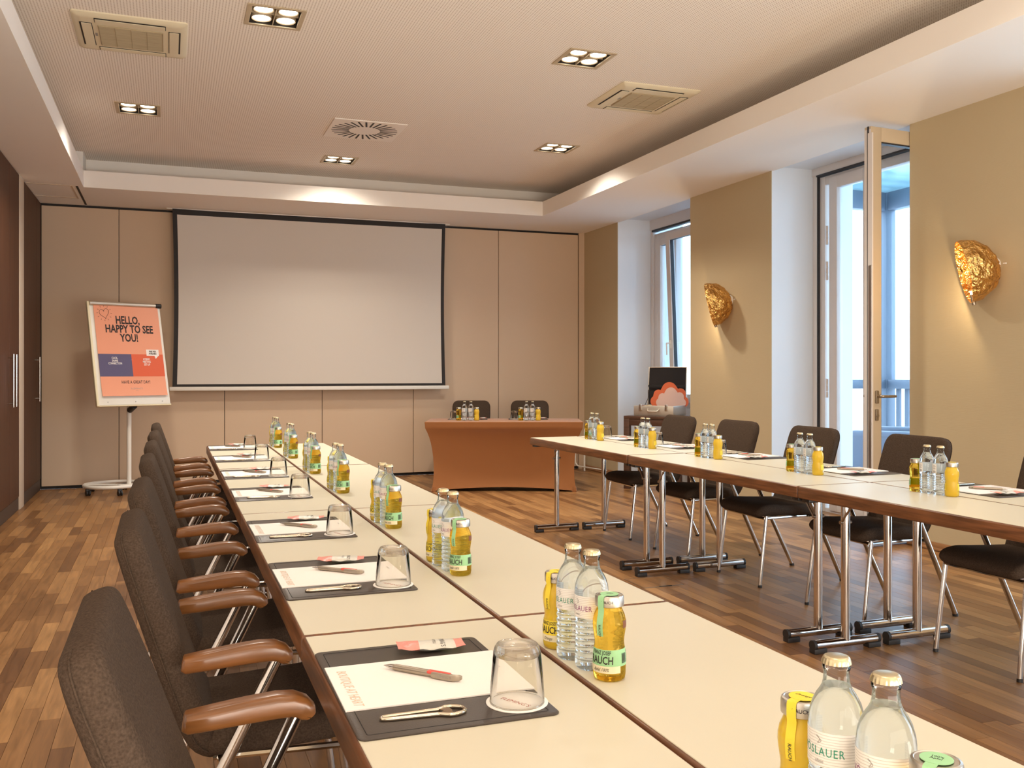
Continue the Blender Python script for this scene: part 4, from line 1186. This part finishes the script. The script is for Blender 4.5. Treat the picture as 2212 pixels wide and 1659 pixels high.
# ------------------------------------------------------------------ gold bowl sconces
def sconce(y, z, label):
    Nv = Vector((-0.79 * math.cos(R(13)), 0.613 * math.cos(R(13)), -math.sin(R(13)))).normalized()
    D = 0.205
    cx = XR - 0.018 - D * 0.79
    C_ = Vector((cx, y, z))
    ap = C_ - Nv * D
    t = tag(empty('wall_sconce', (XR, ap.y, ap.z)), label, 'wall lamp', 'gold bowl wall lamps')
    rot = Nv.to_track_quat('Z', 'Y').to_matrix().to_4x4()
    mt = Mtr(*(C_ - Vector(t.location))) @ rot
    b = nbm(); prof = []
    rnd = random.Random(3)
    n = 48
    def shell(rad, dep, k0):
        rings = []
        for i in range(1, 19):
            ph = PI / 2 * i / 18
            ring = []
            for q in range(n):
                a = 2 * PI * q / n
                wob = (0.006 * math.sin(3 * a + 9 * ph) * math.sin(5 * ph + 2 * a) + 0.004 * math.sin(9 * a - 7 * ph) + 0.003 * math.sin(17 * a + 23 * ph)) * math.sin(2 * ph) ** 0.5 if i < 18 else 0
                r = rad + wob
                ring.append(mt @ Vector((r * math.sin(ph) * math.cos(a), r * math.sin(ph) * math.sin(a), -dep * (r / rad) * math.cos(ph))))
            rings.append(ring)
        return rings
    outer, inner = shell(0.203, D, 0), shell(0.199, D - 0.004, 0)
    loft(b, outer + inner[::-1]); finish('bowl', b, 'gold', t, smooth=60)
    dn = (Vector((0, 0, -1)) - Nv * Nv.z * -1).normalized()
    dn = (Vector((0, 0, -1)) + Nv * Nv.dot(Vector((0, 0, 1)))).normalized()
    base_ = C_ - Vector(t.location)
    p0 = base_ + dn * 0.205
    b = nbm(); cyl(b, p0 - Nv * 0.012 + dn * 0.012, p0 - Nv * 0.012 - dn * 0.055, 0.013, 14); finish('lamp_holder', b, 'penmetal', t)
    b = nbm(); cyl(b, p0 - Nv * 0.012 - dn * 0.055, p0 - Nv * 0.012 - dn * 0.078, 0.006, 10); finish('bulb', b, 'bulb', t)
    b = nbm(); cyl(b, (0, 0.05, 0), (-0.022, 0.05, 0), 0.048, 28); cyl(b, (-0.02, -0.055, 0.0), (-0.02, -0.035, 0.0), 0.005, 8); finish('wall_plate', b, 'whitemetal', t)
    l = bpy.data.lights.new('sconce_lamp', 'POINT'); l.energy = 5.5; l.color = (1.0, 0.74, 0.42); l.shadow_soft_size = 0.012
    o = link(bpy.data.objects.new('sconce_lamp', l)); o.location = C_ + dn * 0.104 + Nv * 0.006
sconce(7.54, 1.850, 'gold leaf bowl wall lamp on the pier between window and door')
sconce(4.565, 1.857, 'gold leaf bowl wall lamp on the near pier right of the door')

# ------------------------------------------------------------------ ceiling fittings
def fixture_parts():
    t = empty('ceiling_spotlight')
    S = 0.168
    b = nbm(); frame_xy(b, S, 0.028, -0.006, 0.0); finish('frame', b, 'lampring', t)
    b = nbm()
    for a in ((-S + 0.026, S - 0.026, -S + 0.026, -S + 0.029), (-S + 0.026, S - 0.026, S - 0.029, S - 0.026), (-S + 0.026, -S + 0.029, -S + 0.026, S - 0.026), (S - 0.029, S - 0.026, -S + 0.026, S - 0.026)):
        box(b, *a, 0, 0.10)
    box(b, -S + 0.026, S - 0.026, -S + 0.026, S - 0.026, 0.09, 0.10); finish('lamp_box', b, 'lampbox', t, smooth=0)
    b = nbm(); box(b, -0.002, 0.002, -S + 0.03, S - 0.03, -0.002, 0.06); box(b, -S + 0.03, S - 0.03, -0.002, 0.002, 0.01, 0.06); finish('divider', b, 'lampring', t, smooth=0)
    for sx in (-1, 1):
        for sy_ in (-1, 1):
            x, y = sx * 0.071, sy_ * 0.071
            b = nbm(); lathe(b, [(0.060, 0.05), (0.061, 0.012), (0.058, 0.006), (0.053, 0.010), (0.052, 0.02)], 28, (x, y, 0), cap=False); rg = finish('lamp_ring', b, 'lampring', t)
            b = nbm(); lathe(b, [(0.052, 0.014), (0.050, 0.011), (0.0, 0.010)], 28, (x, y, 0), cap=False); finish('lens', b, 'lens', rg)
    return t
def frame_xy(bm, S, w_, z0, z1):
    for a in ((-S, S, -S, -S + w_), (-S, S, S - w_, S), (-S, -S + w_, -S + w_, S - w_), (S - w_, S, -S + w_, S - w_)): box(bm, *a, z0, z1, 0.0015, 1)
# openings are cut in the board so that the boxes can sit in it
pf = fixture_parts()
lampw = ['second row, left of the middle', 'second row, right beside the cassette unit', 'third row, far left', 'last row, nearest the screen', 'third row, near the right cove']
for i, (x, y) in enumerate(LAMPS_SEEN):
    o = pf if i == 0 else dup(pf)
    o.location = (x, y, ZC)
    tag(o, f'recessed ceiling spotlight with four lit lamps, {lampw[i]}', 'ceiling light', 'recessed four-lamp spotlights')
    for sx in (-1, 1):
        for sy_ in (-1, 1):
            wash = sy_ > 0 and y > 7.5          # the far lamps are turned towards the back wall
            spot(x + sx * 0.071, y + sy_ * 0.071, ZC - 0.012, SPOT_W * (0.85 if y > 7.5 else 1.0) * (0.35 if y > 9 and wash else 1.0))
me = ceiling.children[0].data if ceiling.children[0].name.startswith('perforated') else [c for c in ceiling.children if c.name.startswith('perforated')][0].data
bm = nbm()
xs = sorted({LX0 - REC, LX1 + REC} | {v for x, y in LAMPS_SEEN for v in (x - 0.142, x + 0.142)})
ys = sorted({-2.3, LY1 + REC} | {v for x, y in LAMPS_SEEN for v in (y - 0.142, y + 0.142)})
for a, c in zip(xs, xs[1:]):
    for d, e_ in zip(ys, ys[1:]):
        mx_, my_ = (a + c) / 2, (d + e_) / 2
        if any(abs(mx_ - x) < 0.142 and abs(my_ - y) < 0.142 for x, y in LAMPS_SEEN): continue
        quad(bm, [(a, d, ZC), (a, e_, ZC), (c, e_, ZC), (c, d, ZC)])
bmesh.ops.remove_doubles(bm, verts=bm.verts[:], dist=1e-5)
bm.to_mesh(me); bm.free()
def cassette(x, y, label, open_):
    t = tag(empty('air_conditioner', (x, y, ZC)), label, 'air conditioner', 'ceiling cassette units')
    S = 0.325
    b = nbm(); loft(b, [[Vector((px, py, z)) for px, py in rrect(2 * s_, 2 * s_, 0.02, 3)] for s_, z in ((S, 0), (S, -0.008), (S - 0.02, -0.022), (S - 0.06, -0.026))]); finish('panel', b, 'acwhite', t, smooth=30)
    b = nbm(); box(b, -0.185, 0.185, -0.175, 0.175, -0.031, -0.026, 0.002, 1); gr = finish('intake_grille', b, 'acgrille', t, smooth=0)
    b = nbm()
    for k_ in range(44): box(b, -0.178, 0.178, -0.170 + k_ * 0.0079, -0.1675 + k_ * 0.0079, -0.0335, -0.031)
    for k_ in range(5): box(b, -0.181 + k_ * 0.09, -0.179 + k_ * 0.09, -0.172, 0.172, -0.0345, -0.031)
    o = finish('grille_bars', b, 'acgrille', gr, smooth=0); o['kind'] = 'stuff'
    for a in range(4):
        mt = Mrot('Z', 90 * a)
        b = nbm(); box(b, -0.20, 0.20, -0.285, -0.215, -0.0275, -0.0255, 0, mtx=mt); finish('slot', b, 'black', t, smooth=0)
        b = nbm(); box(b, -0.196, 0.196, -0.275, -0.219, -0.031, -0.0275, 0.002, 1, mtx=mt); finish('louvre', b, 'acwhite', t, smooth=0)
    b = nbm(); box(b, -0.208, -0.194, -0.03, 0.02, -0.0275, -0.0262); finish('badge', b, 'greyink', t, smooth=0)
    return t
cassette(-0.22, 6.27, 'square ivory ceiling cassette air conditioner, left, above the chair row', False)
cassette(3.416, 6.363, 'square ivory ceiling cassette air conditioner, right, near the cove', True)
df = tag(empty('air_diffuser', (1.595, 8.043, ZC)), 'square swirl air diffuser with radial black slots in the ceiling', 'air vent')
b = nbm(); box(b, -0.31, 0.31, -0.31, 0.31, -0.008, 0, 0.002, 1); finish('plate', b, 'plaster', df, smooth=0)
for k_ in range(28):
    a = 2 * PI * k_ / 28
    b = nbm(); box(b, 0.0, 0.150, -0.008, 0.008, -0.0095, -0.008, mtx=Mrot('Z', math.degrees(a)) @ Mtr(0.125, 0.05, 0) @ Mrot('Z', 14)); finish('slot', b, 'black', df, smooth=0)

# ------------------------------------------------------------------ floor box and pipe
fb = tag(empty('floor_box', (2.64, 4.78, 0)), 'square floor socket box with wooden lid and steel edge in the aisle', 'floor socket')
b = nbm(); box(b, -0.124, 0.124, -0.116, 0.116, 0.0004, 0.0016); finish('lid', b, 'parquet', fb, smooth=0)
b = nbm(); box(b, -0.128, 0.128, -0.122, -0.116, 0, 0.003); box(b, -0.128, -0.124, -0.116, 0.122, 0, 0.002); box(b, 0.124, 0.128, -0.116, 0.122, 0, 0.002); box(b, -0.124, 0.124, 0.116, 0.122, 0, 0.002); finish('steel_edge', b, 'penmetal', fb, smooth=0)
b = nbm(); box(b, -0.03, 0.05, -0.124, -0.114, 0.002, 0.0042); finish('cable_flap', b, 'blackplastic', fb, smooth=0)
pp = tag(empty('heating_pipe', (4.83, 10.50, 0)), 'thin white heating pipe curving at the corner beside the skirting', 'pipe')
b = nbm(); tube(b, fillet([(0, 0, 0.0), (0, 0, 0.52), (0.08, 0.0, 0.55)], 0.05), 0.012, 10); tube(b, fillet([(-0.10, 0.05, 0.45), (-0.10, 0.05, 0.06), (0.02, -0.3, 0.05), (0.06, -0.5, 0.05)], 0.07), 0.008, 8); finish('tube', b, 'whitemetal', pp)
